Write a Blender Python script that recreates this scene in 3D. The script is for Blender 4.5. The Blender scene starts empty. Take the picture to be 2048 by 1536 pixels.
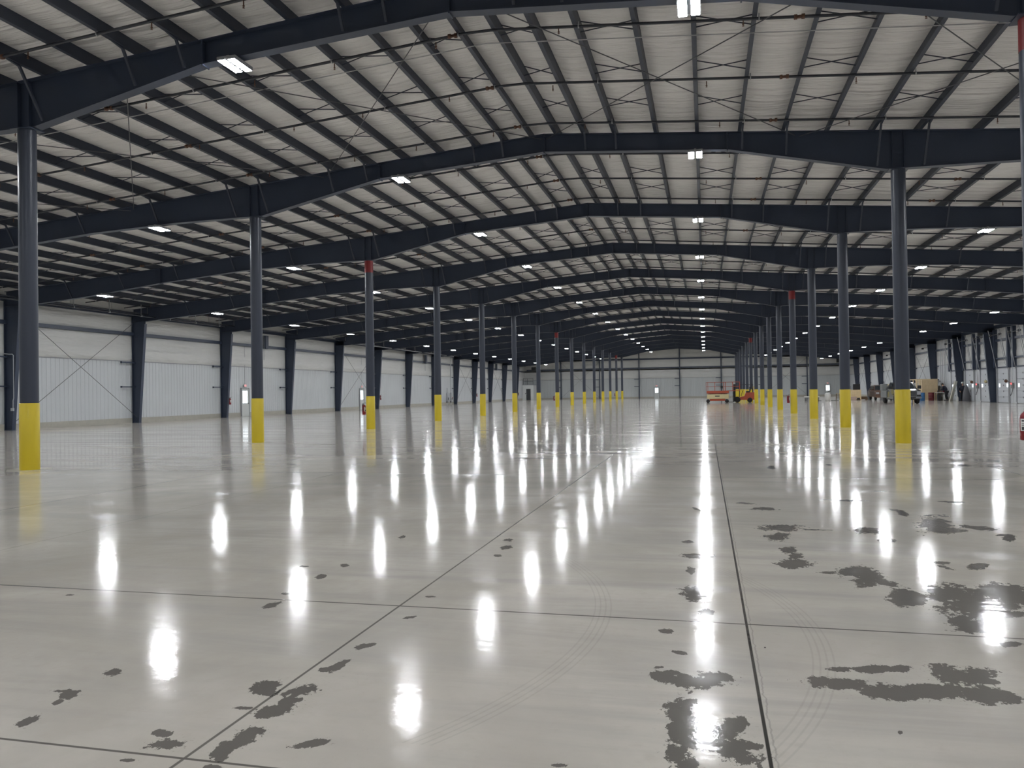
import bpy, math, random
from mathutils import Vector, Matrix
random.seed(7)
PI = math.pi
SC = bpy.context.scene
COL = SC.collection

# ------------------------------------------------------------------ camera
cam_d = bpy.data.cameras.new('camera')
cam = bpy.data.objects.new('camera', cam_d); COL.objects.link(cam)
cam_d.sensor_width = 36.0
cam_d.lens = 1583.83 / 2048 * 36
cam_d.clip_start = 0.05; cam_d.clip_end = 400
YAW, PITCH, ROLL, CAMH = 0.2393, 0.0104, -0.0148, 1.544
fwd = Vector((-math.sin(YAW)*math.cos(PITCH), math.cos(YAW)*math.cos(PITCH), math.sin(PITCH)))
rt = Vector((math.cos(YAW), math.sin(YAW), 0)); up = rt.cross(fwd)
r2 = rt*math.cos(ROLL) + up*math.sin(ROLL); u2 = -rt*math.sin(ROLL) + up*math.cos(ROLL)
m = Matrix.Identity(4)
for i in range(3):
    m[i][0] = r2[i]; m[i][1] = u2[i]; m[i][2] = -fwd[i]
m[0][3], m[1][3], m[2][3] = 0, 0, CAMH
cam.matrix_world = m
SC.camera = cam

# ------------------------------------------------------------------ world and exposure
w = bpy.data.worlds.new('world'); SC.world = w; w.use_nodes = True
w.node_tree.nodes['Background'].inputs[0].default_value = (0.55, 0.65, 0.8, 1)
w.node_tree.nodes['Background'].inputs[1].default_value = 0.8
SC.view_settings.view_transform = 'Standard'
SC.view_settings.look = 'None'
SC.view_settings.gamma = 1
SC.view_settings.use_curve_mapping = False
SC.view_settings.exposure = 0.14
LAMP = 330.0         # radiance of a lamp lens
LZB, LPR = -.012, .008   # lens underside, and how far it stands proud of its rim

# ------------------------------------------------------------------ building grid
B = 9.144; Z1 = 14.422
def FR(i): return Z1 + i*B
NF = 15                      # frames 0..14, end wall at 15
YB = FR(-3); YE = FR(15)
XR0 = -4.62                  # ridge
XL = -14.463; XRr = 5.233    # column rows
XWL = -34.3; XWR = 25.12     # faces of the side walls
HB = 9.35                    # top of rafter at the ridge
SL = 0.0805
PD = 0.30                    # purlin depth
def ztop(x): return HB - SL*abs(x - XR0)
ORD = ['nearest','second','third','fourth','fifth','sixth','seventh','eighth','ninth','tenth','eleventh','twelfth','thirteenth','fourteenth','fifteenth','sixteenth','seventeenth','eighteenth','nineteenth','twentieth','twenty-first','twenty-second','twenty-third','twenty-fourth']

# ------------------------------------------------------------------ mesh helpers
class MB:
    def __init__(s): s.v = []; s.f = []; s.mi = []; s.sm = []; s.cur = 0
    def add(s, vs, fs, smooth=False):
        o = len(s.v); s.v += [tuple(p) for p in vs]
        for f in fs: s.f.append([i+o for i in f]); s.mi.append(s.cur); s.sm.append(smooth)
        return s
    def box(s, x0, x1, y0, y1, z0, z1):
        vs = [(x0,y0,z0),(x1,y0,z0),(x1,y1,z0),(x0,y1,z0),(x0,y0,z1),(x1,y0,z1),(x1,y1,z1),(x0,y1,z1)]
        return s.add(vs, [(3,2,1,0),(4,5,6,7),(0,1,5,4),(1,2,6,5),(2,3,7,6),(3,0,4,7)])
    def cbox(s, x0, x1, y0, y1, z0, z1, c=.02):
        # box with chamfered vertical and top edges (lathe of two loops)
        def loop(d, z): return [(x0+d,y0,z),(x1-d,y0,z),(x1,y0+d,z),(x1,y1-d,z),(x1-d,y1,z),(x0+d,y1,z),(x0,y1-d,z),(x0,y0+d,z)]
        def ins(d, z): return [(x0+c+d,y0+d,z),(x1-c-d,y0+d,z),(x1-d,y0+c+d,z),(x1-d,y1-c-d,z),(x1-c-d,y1-d,z),(x0+c+d,y1-d,z),(x0+d,y1-c-d,z),(x0+d,y0+c+d,z)]
        L = [ins(c*.6, z0), ins(0, z0+c), ins(0, z1-c), ins(c*.6, z1)]
        vs = sum(L, []); fs = [tuple(range(7,-1,-1)), tuple(range(24,32))]
        for k in range(3):
            for i in range(8):
                j = (i+1) % 8; fs.append((k*8+i, k*8+j, k*8+8+j, k*8+8+i))
        return s.add(vs, fs)
    def bar(s, a, b, w, h, upv=(0,0,1)):
        a = Vector(a); b = Vector(b); d = (b-a).normalized(); upv = Vector(upv)
        if abs(d.dot(upv)) > .98: upv = Vector((1,0,0))
        x = d.cross(upv).normalized(); z = x.cross(d)
        vs = []
        for p in (a, b):
            for sx, sz in ((-1,-1),(1,-1),(1,1),(-1,1)): vs.append(p + x*sx*w/2 + z*sz*h/2)
        return s.add(vs, [(0,1,2,3),(7,6,5,4),(1,0,4,5),(2,1,5,6),(3,2,6,7),(0,3,7,4)])
    def tube(s, pts, r, n=8, cap=True, smooth=True):
        pts = [Vector(p) for p in pts]; rs = r if isinstance(r, (list,tuple)) else [r]*len(pts)
        vs = []; px = None
        for i, p in enumerate(pts):
            d = (pts[min(i+1,len(pts)-1)] - pts[max(i-1,0)]).normalized()
            if px is None:
                q = Vector((0,0,1)) if abs(d.z) < .9 else Vector((1,0,0)); px = d.cross(q).normalized()
            else:
                px = (px - d*px.dot(d)).normalized()
            py = d.cross(px)
            for k in range(n):
                a = 2*PI*k/n; vs.append(p + (px*math.cos(a) + py*math.sin(a))*rs[i])
        fs = []
        for i in range(len(pts)-1):
            for k in range(n):
                j = (k+1) % n; fs.append((i*n+k, i*n+j, i*n+n+j, i*n+n+k))
        s.add(vs, fs, smooth)
        if cap:
            s.add(vs[:n], [tuple(range(n-1,-1,-1))]); s.add(vs[-n:], [tuple(range(n))])
        return s
    def lathe(s, prof, n=20, c=(0,0,0), axis='z', smooth=True):
        vs = []; fs = []
        for (r, z) in prof:
            for k in range(n):
                a = 2*PI*k/n; p = (r*math.cos(a), r*math.sin(a), z)
                if axis == 'x': p = (p[2], p[0], p[1])
                if axis == 'y': p = (p[0], p[2], -p[1])
                vs.append((p[0]+c[0], p[1]+c[1], p[2]+c[2]))
        for i in range(len(prof)-1):
            for k in range(n):
                j = (k+1) % n; fs.append((i*n+k, i*n+j, i*n+n+j, i*n+n+k))
        s.add(vs, fs, smooth)
        if prof[0][0] > 1e-4: s.add(vs[:n], [tuple(range(n-1,-1,-1))])
        if prof[-1][0] > 1e-4: s.add(vs[-n:], [tuple(range(n))])
        return s
    def prism(s, poly, a, b, plane='xz'):
        # extrude a polygon: plane 'xz' -> along y from a to b ; 'yz' -> along x ; 'xy' -> along z
        def P(q, t):
            if plane == 'xz': return (q[0], t, q[1])
            if plane == 'yz': return (t, q[0], q[1])
            return (q[0], q[1], t)
        n = len(poly); vs = [P(q, a) for q in poly] + [P(q, b) for q in poly]
        fs = [tuple(range(n)), tuple(range(2*n-1, n-1, -1))]
        for i in range(n):
            j = (i+1) % n; fs.append((j, i, n+i, n+j))
        return s.add(vs, fs)
    def mesh(s, name, mats):
        me = bpy.data.meshes.new(name); me.from_pydata(s.v, [], s.f)
        for mt in (mats if isinstance(mats, (list,tuple)) else [mats]): me.materials.append(mt)
        me.polygons.foreach_set('material_index', s.mi); me.polygons.foreach_set('use_smooth', s.sm)
        me.update(); return me
    def build(s, name, mats, parent=None, loc=(0,0,0), rz=0):
        o = bpy.data.objects.new(name, s.mesh(name, mats)); COL.objects.link(o)
        o.location = loc; o.rotation_euler = (0,0,rz); o.parent = parent
        return o
def link(name, me, parent=None, loc=(0,0,0), rot=(0,0,0)):
    o = bpy.data.objects.new(name, me); COL.objects.link(o); o.location = loc; o.rotation_euler = rot; o.parent = parent
    return o
def empty(name, loc=(0,0,0), rz=0):
    o = bpy.data.objects.new(name, None); COL.objects.link(o); o.location = loc; o.rotation_euler = (0,0,rz)
    o.empty_display_size = .2
    return o
def tag(o, label, cat, group=None):
    o['label'] = label; o['category'] = cat
    if group: o['group'] = group
    return o
def struct(o): o['kind'] = 'structure'; return o
def copy_tree(o, parent=None):
    c = o.copy(); COL.objects.link(c); c.parent = parent
    for ch in [x for x in ALLCH.get(o.name, [])] or list(o.children): copy_tree(ch, c)
    return c
ALLCH = {}

# ------------------------------------------------------------------ materials
def mat(name, col, rough=.5, metal=0.0, spec=.5, bump=None, var=None, emit=None, coat=0):
    """bump=(scale, strength, stretch xyz) ; var=(scale, amount)"""
    mt = bpy.data.materials.new(name); mt.use_nodes = True
    nt = mt.node_tree; bs = nt.nodes['Principled BSDF']
    bs.inputs['Base Color'].default_value = (*col, 1); bs.inputs['Roughness'].default_value = rough
    bs.inputs['Metallic'].default_value = metal; bs.inputs['Specular IOR Level'].default_value = spec
    if coat: bs.inputs['Coat Weight'].default_value = coat
    if emit:
        bs.inputs['Emission Color'].default_value = (*emit[0], 1); bs.inputs['Emission Strength'].default_value = emit[1]
    tc = None
    if bump or var:
        tc = nt.nodes.new('ShaderNodeTexCoord')
    if var:
        nz = nt.nodes.new('ShaderNodeTexNoise'); nz.inputs['Scale'].default_value = var[0]; nz.inputs['Detail'].default_value = 4
        nt.links.new(tc.outputs['Object'], nz.inputs['Vector'])
        mx = nt.nodes.new('ShaderNodeMix'); mx.data_type = 'RGBA'
        a = var[1]
        mx.inputs[6].default_value = (*[c*(1-a) for c in col], 1); mx.inputs[7].default_value = (*[min(1, c*(1+a)) for c in col], 1)
        nt.links.new(nz.outputs['Fac'], mx.inputs[0]); nt.links.new(mx.outputs[2], bs.inputs['Base Color'])
    if bump:
        mp = nt.nodes.new('ShaderNodeMapping'); mp.inputs['Scale'].default_value = bump[2]
        nt.links.new(tc.outputs['Object'], mp.inputs['Vector'])
        n2 = nt.nodes.new('ShaderNodeTexNoise'); n2.inputs['Scale'].default_value = bump[0]; n2.inputs['Detail'].default_value = 3
        nt.links.new(mp.outputs['Vector'], n2.inputs['Vector'])
        bp = nt.nodes.new('ShaderNodeBump'); bp.inputs['Strength'].default_value = bump[1]; bp.inputs['Distance'].default_value = bump[3] if len(bump) > 3 else .05
        nt.links.new(n2.outputs['Fac'], bp.inputs['Height']); nt.links.new(bp.outputs['Normal'], bs.inputs['Normal'])
    return mt

NAVY = mat('navy_steel', (.038, .051, .084), .42, var=(1.5, .12))
NAVYR = mat('navy_purlin_steel', (.036, .045, .068), .5, var=(2.0, .15))
COLM = mat('charcoal_column_paint', (.037, .045, .067), .40, var=(1.2, .08))
YEL = mat('yellow_sleeve_plastic', (.62, .475, .018), .38, var=(1.0, .06))
REDP = mat('red_marking_paint', (.20, .010, .012), .5)
INSR = mat('white_roof_insulation_vinyl', (.82, .805, .79), .45, bump=(1.0, 1.0, (.32, 3.6, 1), .34), var=(.8, .04))
INSW = mat('white_wall_insulation_vinyl', (.62, .62, .605), .4, bump=(1.0, 1.0, (1, .5, 2.6), .14), var=(.7, .05))
INSF = mat('white_end_wall_insulation', (.60, .605, .59), .4, bump=(1.0, .9, (.5, 1, 2.6), .14), var=(.7, .05))
LINER = mat('white_ribbed_liner_steel', (.58, .60, .62), .38, var=(.5, .03))
CURB = mat('concrete_curb', (.42, .40, .35), .8, bump=(6, .3, (1, 1, 1)), var=(3, .15))
TRIMG = mat('grey_trim_steel', (.30, .31, .33), .5)
PIPE = mat('black_sprinkler_pipe', (.034, .038, .050), .25)
GALV = mat('galvanised_steel', (.45, .46, .48), .38, metal=.7)
COPP = mat('copper_coupling', (.14, .07, .045), .45, metal=.4)
CABLE = mat('pale_cable', (.45, .45, .47), .5)
ROD = mat('steel_brace_rod', (.085, .088, .1), .45)
ORANGE = mat('orange_paint', (.40, .075, .035), .4, var=(3, .1))
CREAM = mat('cream_paint', (.62, .53, .30), .45, var=(3, .1))
RUB = mat('black_rubber', (.02, .02, .021), .8)
BLK = mat('black_plastic', (.018, .018, .02), .45)
DKG = mat('dark_grey_metal', (.07, .073, .08), .45)
TRUCKP = mat('black_truck_paint', (.02, .022, .028), .15, coat=.8)
CHROME = mat('chrome', (.42, .43, .46), .18, metal=1)
GLASSD = mat('dark_window_glass', (.02, .026, .032), .08)
BROWN = mat('bronze_car_paint', (.17, .10, .075), .22, metal=.35, coat=.6)
GREYP = mat('grey_toolbox_paint', (.19, .20, .20), .5)
WOOD = mat('pale_pine_wood', (.66, .52, .31), .6, bump=(8, .2, (1, 1, .1)), var=(5, .15))
WOODT = mat('tan_panelling_wood', (.58, .45, .28), .6, var=(4, .18))
WOODD = mat('dark_weathered_timber', (.14, .09, .05), .8, var=(6, .3))
BLUEP = mat('blue_drum_plastic', (.035, .13, .30), .4)
MARO = mat('maroon_drum_plastic', (.14, .02, .025), .45)
WPLA = mat('white_plastic', (.66, .66, .64), .4)
EXTR = mat('red_extinguisher_paint', (.23, .006, .016), .3, coat=.3)
WLAB = mat('white_label_paper', (.75, .74, .72), .6)
DOORW = mat('white_steel_door', (.60, .62, .61), .4)
DOORO = mat('white_overhead_door_steel', (.56, .58, .61), .4, var=(1, .03))
DOORD = mat('dark_grey_door', (.05, .055, .06), .5)
FRAMG = mat('grey_door_frame', (.32, .33, .34), .5)
CLOTHN = mat('dark_navy_cloth', (.016, .019, .032), .9, bump=(14, .4, (1, 1, 1)))
CLOTHM = mat('dark_red_cloth', (.12, .012, .03), .9)
CLOTHB = mat('black_cloth', (.014, .014, .018), .9)
SKIN = mat('skin', (.45, .26, .18), .55)
HATG = mat('grey_hard_hat', (.42, .44, .42), .35)
HAIR = mat('dark_hair', (.03, .025, .02), .8)
TARPG = mat('dark_grey_tarp', (.10, .10, .11), .6, bump=(5, .8, (1, 1, .3)))
BOARD = mat('cream_insulation_board', (.66, .65, .56), .6)
DAY = mat('daylit_window_pane', (.8, .85, .9), .3, emit=((.86, .95, 1.0), 1.7))
REDL = mat('red_signal_lens', (.5, .03, .03), .4, emit=((1, .12, .12), 2.2))
SIGN = mat('lit_red_sign_face', (.6, .25, .25), .4, emit=((1, .42, .42), .55))
LENS = mat('lamp_lens', (.9, .9, .9), .4, emit=((.94, .97, 1.0), LAMP))
HOUS = mat('lamp_housing', (.30, .31, .33), .4)
HLIT = mat('headlamp_glass', (.35, .36, .38), .1, coat=.5)

# ------------------------------------------------------------------ floor
STAINS = [[15.117,-0.596,4.371,-1.326,-5.323,20.624],[12.571,0.257,0.324,1.054,-5.085,18.984],[10.77,-0.832,3.092,-2.016,-9.363,33.804],[9.466,-2.135,6.571,-6.506,-7.077,25.581],[17.617,-0.633,0.465,2.049,-9.914,37.562],[19.577,-0.875,0.518,2.992,-14.222,48.628],[15.064,-0.342,0.395,2.549,-12.266,45.128],[17.218,-0.845,0.457,4.168,-19.925,70.496],[19.023,0.648,0.488,1.959,-9.324,32.095],[19.526,0.488,0.503,3.715,-17.61,59.214],[14.753,-0.129,4.29,-3.886,-12.973,55.387],[7.618,-0.088,1.198,-0.675,-14.015,60.182],[11.697,-0.145,0.306,1.914,-9.519,41.485],[24.396,1.09,0.624,5.006,-25.012,111.396],[5.776,-1.118,1.031,-1.347,-11.716,52.71],[6.435,-1.436,0.821,-0.021,-9.73,42.516],[12.218,-2.709,0.345,2.734,-13.436,55.371],[6.536,-1.691,0.187,1.929,-9.518,39.937],[6.722,-2.273,1.172,-1.138,-9.425,43.084],[11.171,-4.089,1.939,-1.885,-15.84,72.057],[7.087,-2.26,1.588,-1.763,-6.469,32.288],[12.524,-3.726,0.364,2.054,-10.25,45.452],[10.325,-1.984,0.289,3.78,-18.938,85.47],[14.195,-3.11,0.401,3.784,-18.962,85.582],[19.136,-2.945,0.528,5.45,-27.306,123.239],[20.964,-6.505,0.611,5.442,-27.01,116.712],[6.452,-1.77,0.186,0.686,-3.75,23.241],[4.718,-1.404,0.137,0.596,-3.21,18.962],[4.922,-1.602,0.144,0.689,-3.764,23.324],[7.675,-2.576,0.226,0.874,-4.723,28.231],[8.823,-2.324,2.443,-2.451,-3.534,25.987],[14.776,-3.512,0.42,1.286,-6.961,41.853],[7.129,-2.139,0.207,1.206,-6.304,33.704],[13.127,-3.737,0.379,2.118,-11.154,61.252],[14.354,-3.713,0.411,1.974,-10.812,67.413],[10.876,-3.623,0.32,2.527,-13.39,75.159],[6.442,-1.999,0.188,1.195,-6.344,35.805],[9.648,-3.262,0.284,1.52,-8.381,53.239],[15.374,-4.888,0.449,2.697,-14.034,73.861],[7.162,-1.22,0.199,1.014,-5.776,40.118],[9.509,-1.763,0.265,0.713,-4.004,26.782],[9.711,-2.43,3.195,-8.33,-8.479,68.499],[14.302,-2.011,0.392,3.097,-17.586,121.143],[14.494,-1.419,0.391,0.971,-5.82,45.553],[17.961,-1.861,0.486,0.977,-5.775,43.846],[7.231,-0.759,0.196,0.963,-5.581,40.482],[23.538,-2.171,0.634,1.276,-7.376,53.205],[4.977,-0.438,0.134,0.776,-5.028,45.727],[8.775,-0.742,0.236,0.77,-4.834,41.495],[6.968,-0.927,0.544,-1.488,-24.15,222.875],[9.643,0.11,0.25,1.026,-5.608,34.754],[14.947,0.238,0.386,1.529,-8.391,52.644],[18.232,-0.026,0.475,2.434,-12.925,73.113],[8.27,0.082,0.214,1.627,-9.603,72.689],[16.508,0.353,0.426,2.142,-13.174,108.837],[27.621,0.482,0.714,1.368,-7.808,54.527],[24.863,-0.131,7.235,-8.207,-20.536,103.76],[27.195,-0.668,7.885,-12.777,-36.099,169.487],[39.713,2.198,1.011,7.969,-39.995,181.801],[7.142,-1.314,0.199,0.894,-5.736,51.238],[14.11,-2.902,0.396,1.674,-10.346,86.325],[6.425,-1.645,0.184,0.293,-1.931,18.05],[5.783,-1.556,0.166,0.827,-5.301,47.353],[6.176,-1.964,1.08,-4.35,-6.474,74.154],[18.942,-6.309,0.557,0.947,-5.908,50.117],[14.212,-4.662,0.417,3.086,-19.455,168.436],[14.145,-3.752,0.406,3.305,-19.167,139.237],[14.15,-4.501,5.682,-22.906,-12.436,137.19],[13.402,-4.005,0.389,1.569,-9.035,64.524],[21.1,-7.081,0.621,4.468,-22.887,113.389],[106.178,-23.345,2.999,12.807,-61.645,227.125],[172.178,-12.038,4.602,16.317,-83.318,407.602],[33.367,6.11,0.806,13.166,-62.428,210.2],[8.066,-0.441,0.841,-3.372,-12.997,146.11],[6.684,-0.464,0.179,1.309,-9.353,98.722],[17.693,-0.483,7.56,-18.181,-10.696,109.967],[14.638,-1.131,0.392,0.236,-2.799,45.269],[17.016,-2.415,0.467,0.604,-7.604,126.858],[4.5,-0.739,0.351,-1.811,-12.157,144.205],[14.217,-3.667,5.785,-9.437,-3.053,53.817],[16.397,-3.885,4.564,-15.406,-9.669,139.163],[5.617,-1.578,0.436,-2.166,-13.799,167.002],[10.918,-3.234,1.648,-5.871,-4.287,101.346],[11.985,-2.374,0.336,2.363,-19.382,239.871],[17.46,17.944,-5.491,9.219,-9.754,63.878],[23.329,26.954,-15.912,30.701,-7.59,124.862],[12.444,11.643,0.206,11.155,-55.0,230.206],[16.018,15.771,-7.699,15.41,-7.893,80.417],[13.599,16.747,-9.423,22.778,-6.219,92.027],[11.871,7.525,-1.565,7.406,-15.407,75.657],[13.428,8.082,0.268,3.295,-16.254,68.202],[9.891,6.622,-4.418,10.968,-8.154,53.594],[8.605,5.92,-3.031,9.628,-9.94,55.007],[12.395,8.076,-3.55,13.998,-17.248,91.498],[21.379,13.585,0.419,10.573,-51.582,204.595],[11.609,9.442,-1.618,7.322,-16.56,68.108],[18.502,14.176,0.338,6.241,-30.025,110.305],[8.879,7.974,-7.372,13.173,-4.253,40.719],[10.004,10.91,-13.022,17.358,-0.694,38.091],[23.69,16.243,0.452,11.494,-54.456,182.391],[14.535,9.923,-11.506,23.731,-6.165,74.552],[25.523,13.008,0.532,6.831,-34.221,154.311],[17.325,9.2,-5.865,17.98,-15.721,107.96],[20.839,9.247,-5.646,27.214,-26.824,193.012],[24.453,8.68,0.548,8.06,-43.789,266.46],[13.021,8.869,-5.832,18.671,-7.875,99.86],[23.909,13.599,0.484,3.841,-20.978,129.682],[18.552,10.652,-6.35,15.136,-8.333,99.909],[21.922,11.88,0.45,4.676,-26.914,191.937],[28.531,13.74,0.603,3.25,-18.742,134.227],[25.662,11.089,-6.931,15.436,-9.158,123.143],[23.228,21.575,0.386,9.229,-50.284,308.579],[20.214,5.057,0.475,2.239,-13.863,116.052],[17.234,4.626,-2.006,7.048,-10.401,93.421],[28.602,7.54,0.668,3.57,-21.099,160.179],[11.134,6.919,-3.164,16.821,-23.359,104.004],[26.292,21.708,0.464,17.648,-83.842,285.708]]
def floor_material(name, near):
    mt = bpy.data.materials.new(name); mt.use_nodes = True
    nt = mt.node_tree; N = nt.nodes; Lk = nt.links; bs = N['Principled BSDF']
    def math_(op, a, b=None, c=None, clamp=False):
        n = N.new('ShaderNodeMath'); n.operation = op; n.use_clamp = clamp
        for i, q in enumerate((a, b, c)):
            if q is None: continue
            if isinstance(q, (int, float)): n.inputs[i].default_value = q
            else: Lk.new(q, n.inputs[i])
        return n.outputs[0]
    def noise(vec, scale, detail=4, rough=.5, dist=0):
        n = N.new('ShaderNodeTexNoise'); n.inputs['Scale'].default_value = scale; n.inputs['Detail'].default_value = detail
        n.inputs['Roughness'].default_value = rough; n.inputs['Distortion'].default_value = dist
        Lk.new(vec, n.inputs['Vector']); return n.outputs['Fac']
    def mapping(vec, sc, rot=0):
        n = N.new('ShaderNodeMapping'); n.inputs['Scale'].default_value = sc; n.inputs['Rotation'].default_value = (0, 0, rot)
        Lk.new(vec, n.inputs['Vector']); return n.outputs['Vector']
    def ramp(v, a, b):
        n = N.new('ShaderNodeMapRange'); n.interpolation_type = 'SMOOTHSTEP'
        n.inputs['From Min'].default_value = a; n.inputs['From Max'].default_value = b
        Lk.new(v, n.inputs['Value']); return n.outputs['Result']
    def mix(f, a, b):
        n = N.new('ShaderNodeMix'); n.data_type = 'RGBA'
        if isinstance(f, (int, float)): n.inputs[0].default_value = f
        else: Lk.new(f, n.inputs[0])
        for i, q in ((6, a), (7, b)):
            if isinstance(q, tuple): n.inputs[i].default_value = (*q, 1)
            else: Lk.new(q, n.inputs[i])
        return n.outputs[2]
    geo = N.new('ShaderNodeNewGeometry').outputs['Position']
    sx = N.new('ShaderNodeSeparateXYZ'); Lk.new(geo, sx.inputs[0]); X, Y = sx.outputs[0], sx.outputs[1]
    cloud = noise(geo, .35, 5, .6, .6)
    streak = noise(mapping(geo, (.10, .9, 1), .25), 1.6, 5, .65, .5)
    streak2 = noise(mapping(geo, (1.3, .25, 1), .1), .8, 4, .6, .3)
    fine = noise(geo, 9, 5, .65)
    base = mix(ramp(cloud, .3, .7), FL_A, FL_B)
    base = mix(math_('MULTIPLY', ramp(streak, .42, .68), .75), base, FL_C)
    base = mix(math_('MULTIPLY', ramp(streak2, .45, .70), .45), base, FL_D)
    base = mix(math_('MULTIPLY', ramp(fine, .48, .75), .38), base, FL_D)
    dirt = math_('MULTIPLY', ramp(noise(geo, 30, 5, .75), .60, .72), ramp(noise(geo, .9, 3, .6), .50, .66))
    base = mix(math_('MULTIPLY', dirt, .35), base, (.22, .205, .19))
    # sawn joints
    def line(coord, pos, wdt, soft=None):
        d = math_('ABSOLUTE', math_('SUBTRACT', coord, pos)); return math_('SUBTRACT', 1.0, ramp(d, wdt, wdt*1.8))
    joints = None
    for px, wv, st in ((.236, .006, 1.0), (-2.19, .006, .75), (-9.6, .008, .5), (-16.9, .010, .35), (5.233, .012, .30), (10.1, .012, .45), (-7.05, .006, .25)):
        l = math_('MULTIPLY', line(X, px, wv), st); joints = l if joints is None else math_('MAXIMUM', joints, l)
    for py, wv, st in ((5.42, .007, .8), (14.42, .012, .30), (23.57, .02, .30), (32.7, .025, .3), (51.0, .03, .3), (41.8, .03, .3), (69.3, .05, .3)):
        joints = math_('MAXIMUM', joints, math_('MULTIPLY', line(Y, py, wv), st))
    left = math_('LESS_THAN', X, -.6)
    joints = math_('MAXIMUM', joints, math_('MULTIPLY', math_('MULTIPLY', line(Y, 2.965, .006), .8), left))
    # pale isolation diamonds round the columns
    fy = math_('ABSOLUTE', math_('SUBTRACT', math_('MODULO', math_('ADD', Y, 10*B - Z1 + B/2), B), B/2))
    dl = math_('MINIMUM', math_('ABSOLUTE', math_('SUBTRACT', X, XL)), math_('ABSOLUTE', math_('SUBTRACT', X, XRr)))
    dia = math_('SUBTRACT', 1.0, ramp(math_('ADD', fy, dl), .60, .63))
    base = mix(math_('MULTIPLY', dia, .55), base, (.66, .63, .56))
    rough = math_('ADD', FL_R0, math_('MULTIPLY', ramp(streak, .3, .75), FL_R1))
    if near:
        # wet patches: outlines of their own, ragged edges
        cmb = N.new('ShaderNodeCombineXYZ'); cmb.inputs[2].default_value = 1.0; Lk.new(X, cmb.inputs[0]); Lk.new(Y, cmb.inputs[1]); V = cmb.outputs[0]
        n1 = math_('SUBTRACT', noise(mapping(geo, (1, .8, 1)), 5.0, 6, .72), .5)
        n2 = math_('SUBTRACT', noise(mapping(geo, (1, .6, 1), .2), 24, 4, .7), .5)
        mn = None
        for s in STAINS:
            ds = []
            for k in (0, 3):
                n = N.new('ShaderNodeVectorMath'); n.operation = 'DOT_PRODUCT'; Lk.new(V, n.inputs[0]); n.inputs[1].default_value = (s[k], s[k+1], s[k+2]); ds.append(n.outputs['Value'])
            q = math_('MULTIPLY_ADD', ds[1], ds[1], math_('MULTIPLY', ds[0], ds[0]))
            mn = q if mn is None else math_('SMOOTH_MIN', mn, q, .12)
        fld = math_('ADD', math_('ADD', math_('SQRT', math_('MAXIMUM', mn, 0.0)), math_('MULTIPLY', n1, 3.4)), math_('MULTIPLY', n2, 1.9))
        wet = math_('SUBTRACT', 1.0, ramp(fld, 1.0, 1.10))
        # halo of drying specks round the patches
        spk = math_('MULTIPLY', ramp(noise(geo, 42, 4, .7), .60, .68), math_('SUBTRACT', 1.0, ramp(mn, 1.2, 5.0)))
        wet = math_('MAXIMUM', wet, math_('MULTIPLY', spk, .45), clamp=True)
        # tyre marks: two arcs of four thin tread lines
        tm = None
        for (cx, cy, R, ya, yb, xa) in ((-2.95, 5.12, 3.59, 3.3, 9.0, 0.0), (-4.39, 5.24, 3.68, 3.3, 7.6, -2.0)):
            dx = math_('SUBTRACT', X, cx); dy = math_('SUBTRACT', Y, cy)
            rr = math_('SQRT', math_('MULTIPLY_ADD', dx, dx, math_('MULTIPLY', dy, dy)))
            d = math_('SUBTRACT', rr, R)
            band = math_('LESS_THAN', math_('ABSOLUTE', d), .075)
            saw = math_('ABSOLUTE', math_('SINE', math_('MULTIPLY', d, 84.0)))
            seg = math_('MULTIPLY', math_('MULTIPLY', math_('GREATER_THAN', Y, ya), math_('LESS_THAN', Y, yb)), math_('GREATER_THAN', X, xa))
            q = math_('MULTIPLY', math_('MULTIPLY', band, seg), ramp(saw, .82, .98)); tm = q if tm is None else math_('MAXIMUM', tm, q)
        base = mix(math_('MULTIPLY', tm, .12), base, (.14, .13, .12))
        base = mix(math_('MULTIPLY', wet, .92), base, FL_WET)
        rough = math_('ADD', math_('MULTIPLY', rough, math_('SUBTRACT', 1.0, math_('MULTIPLY', wet, .25))), 0.0)
        # ragged sealant beside the main joint
        rag = noise(mapping(geo, (0, 1, 0)), 6, 5, .7)
        dj = math_('ABSOLUTE', math_('SUBTRACT', math_('SUBTRACT', X, .262), math_('MULTIPLY', math_('SUBTRACT', rag, .5), .06)))
        base = mix(math_('MULTIPLY', math_('SUBTRACT', 1.0, ramp(dj, .002, .006)), .4), base, (.2, .19, .18))
    base = mix(joints, base, (.045, .043, .04))
    Lk.new(base, bs.inputs['Base Color'])
    Lk.new(rough, bs.inputs['Roughness'])
    bs.inputs['Specular IOR Level'].default_value = FL_SPEC
    # trowel waviness
    b1 = noise(mapping(geo, (1, 1, 1)), 1.3, 3, .5); b2 = noise(mapping(geo, (1.0, .55, 1), .5), 28, 3, .6)
    h = math_('ADD', math_('MULTIPLY', b1, FL_W1), math_('MULTIPLY', b2, FL_W2))
    b3 = noise(mapping(geo, (.35, 1.2, 1), .2), 6.5, 2, .5); h = math_('ADD', h, math_('MULTIPLY', b3, FL_W3))
    bp = N.new('ShaderNodeBump'); bp.inputs['Strength'].default_value = 1; bp.inputs['Distance'].default_value = 1
    Lk.new(h, bp.inputs['Height']); Lk.new(bp.outputs['Normal'], bs.inputs['Normal'])
    return mt
FL_A = (.43, .402, .36); FL_B = (.60, .565, .51); FL_C = (.39, .37, .345); FL_D = (.45, .41, .36); FL_WET = (.115, .107, .098)
FL_R0 = .06; FL_R1 = .11; FL_SPEC = .19; FL_W1 = .0018; FL_W2 = .00035; FL_W3 = .0008
mb = MB()
NX0, NX1, NY0, NY1 = -9.0, 10.0, 1.5, 26.0
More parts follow.
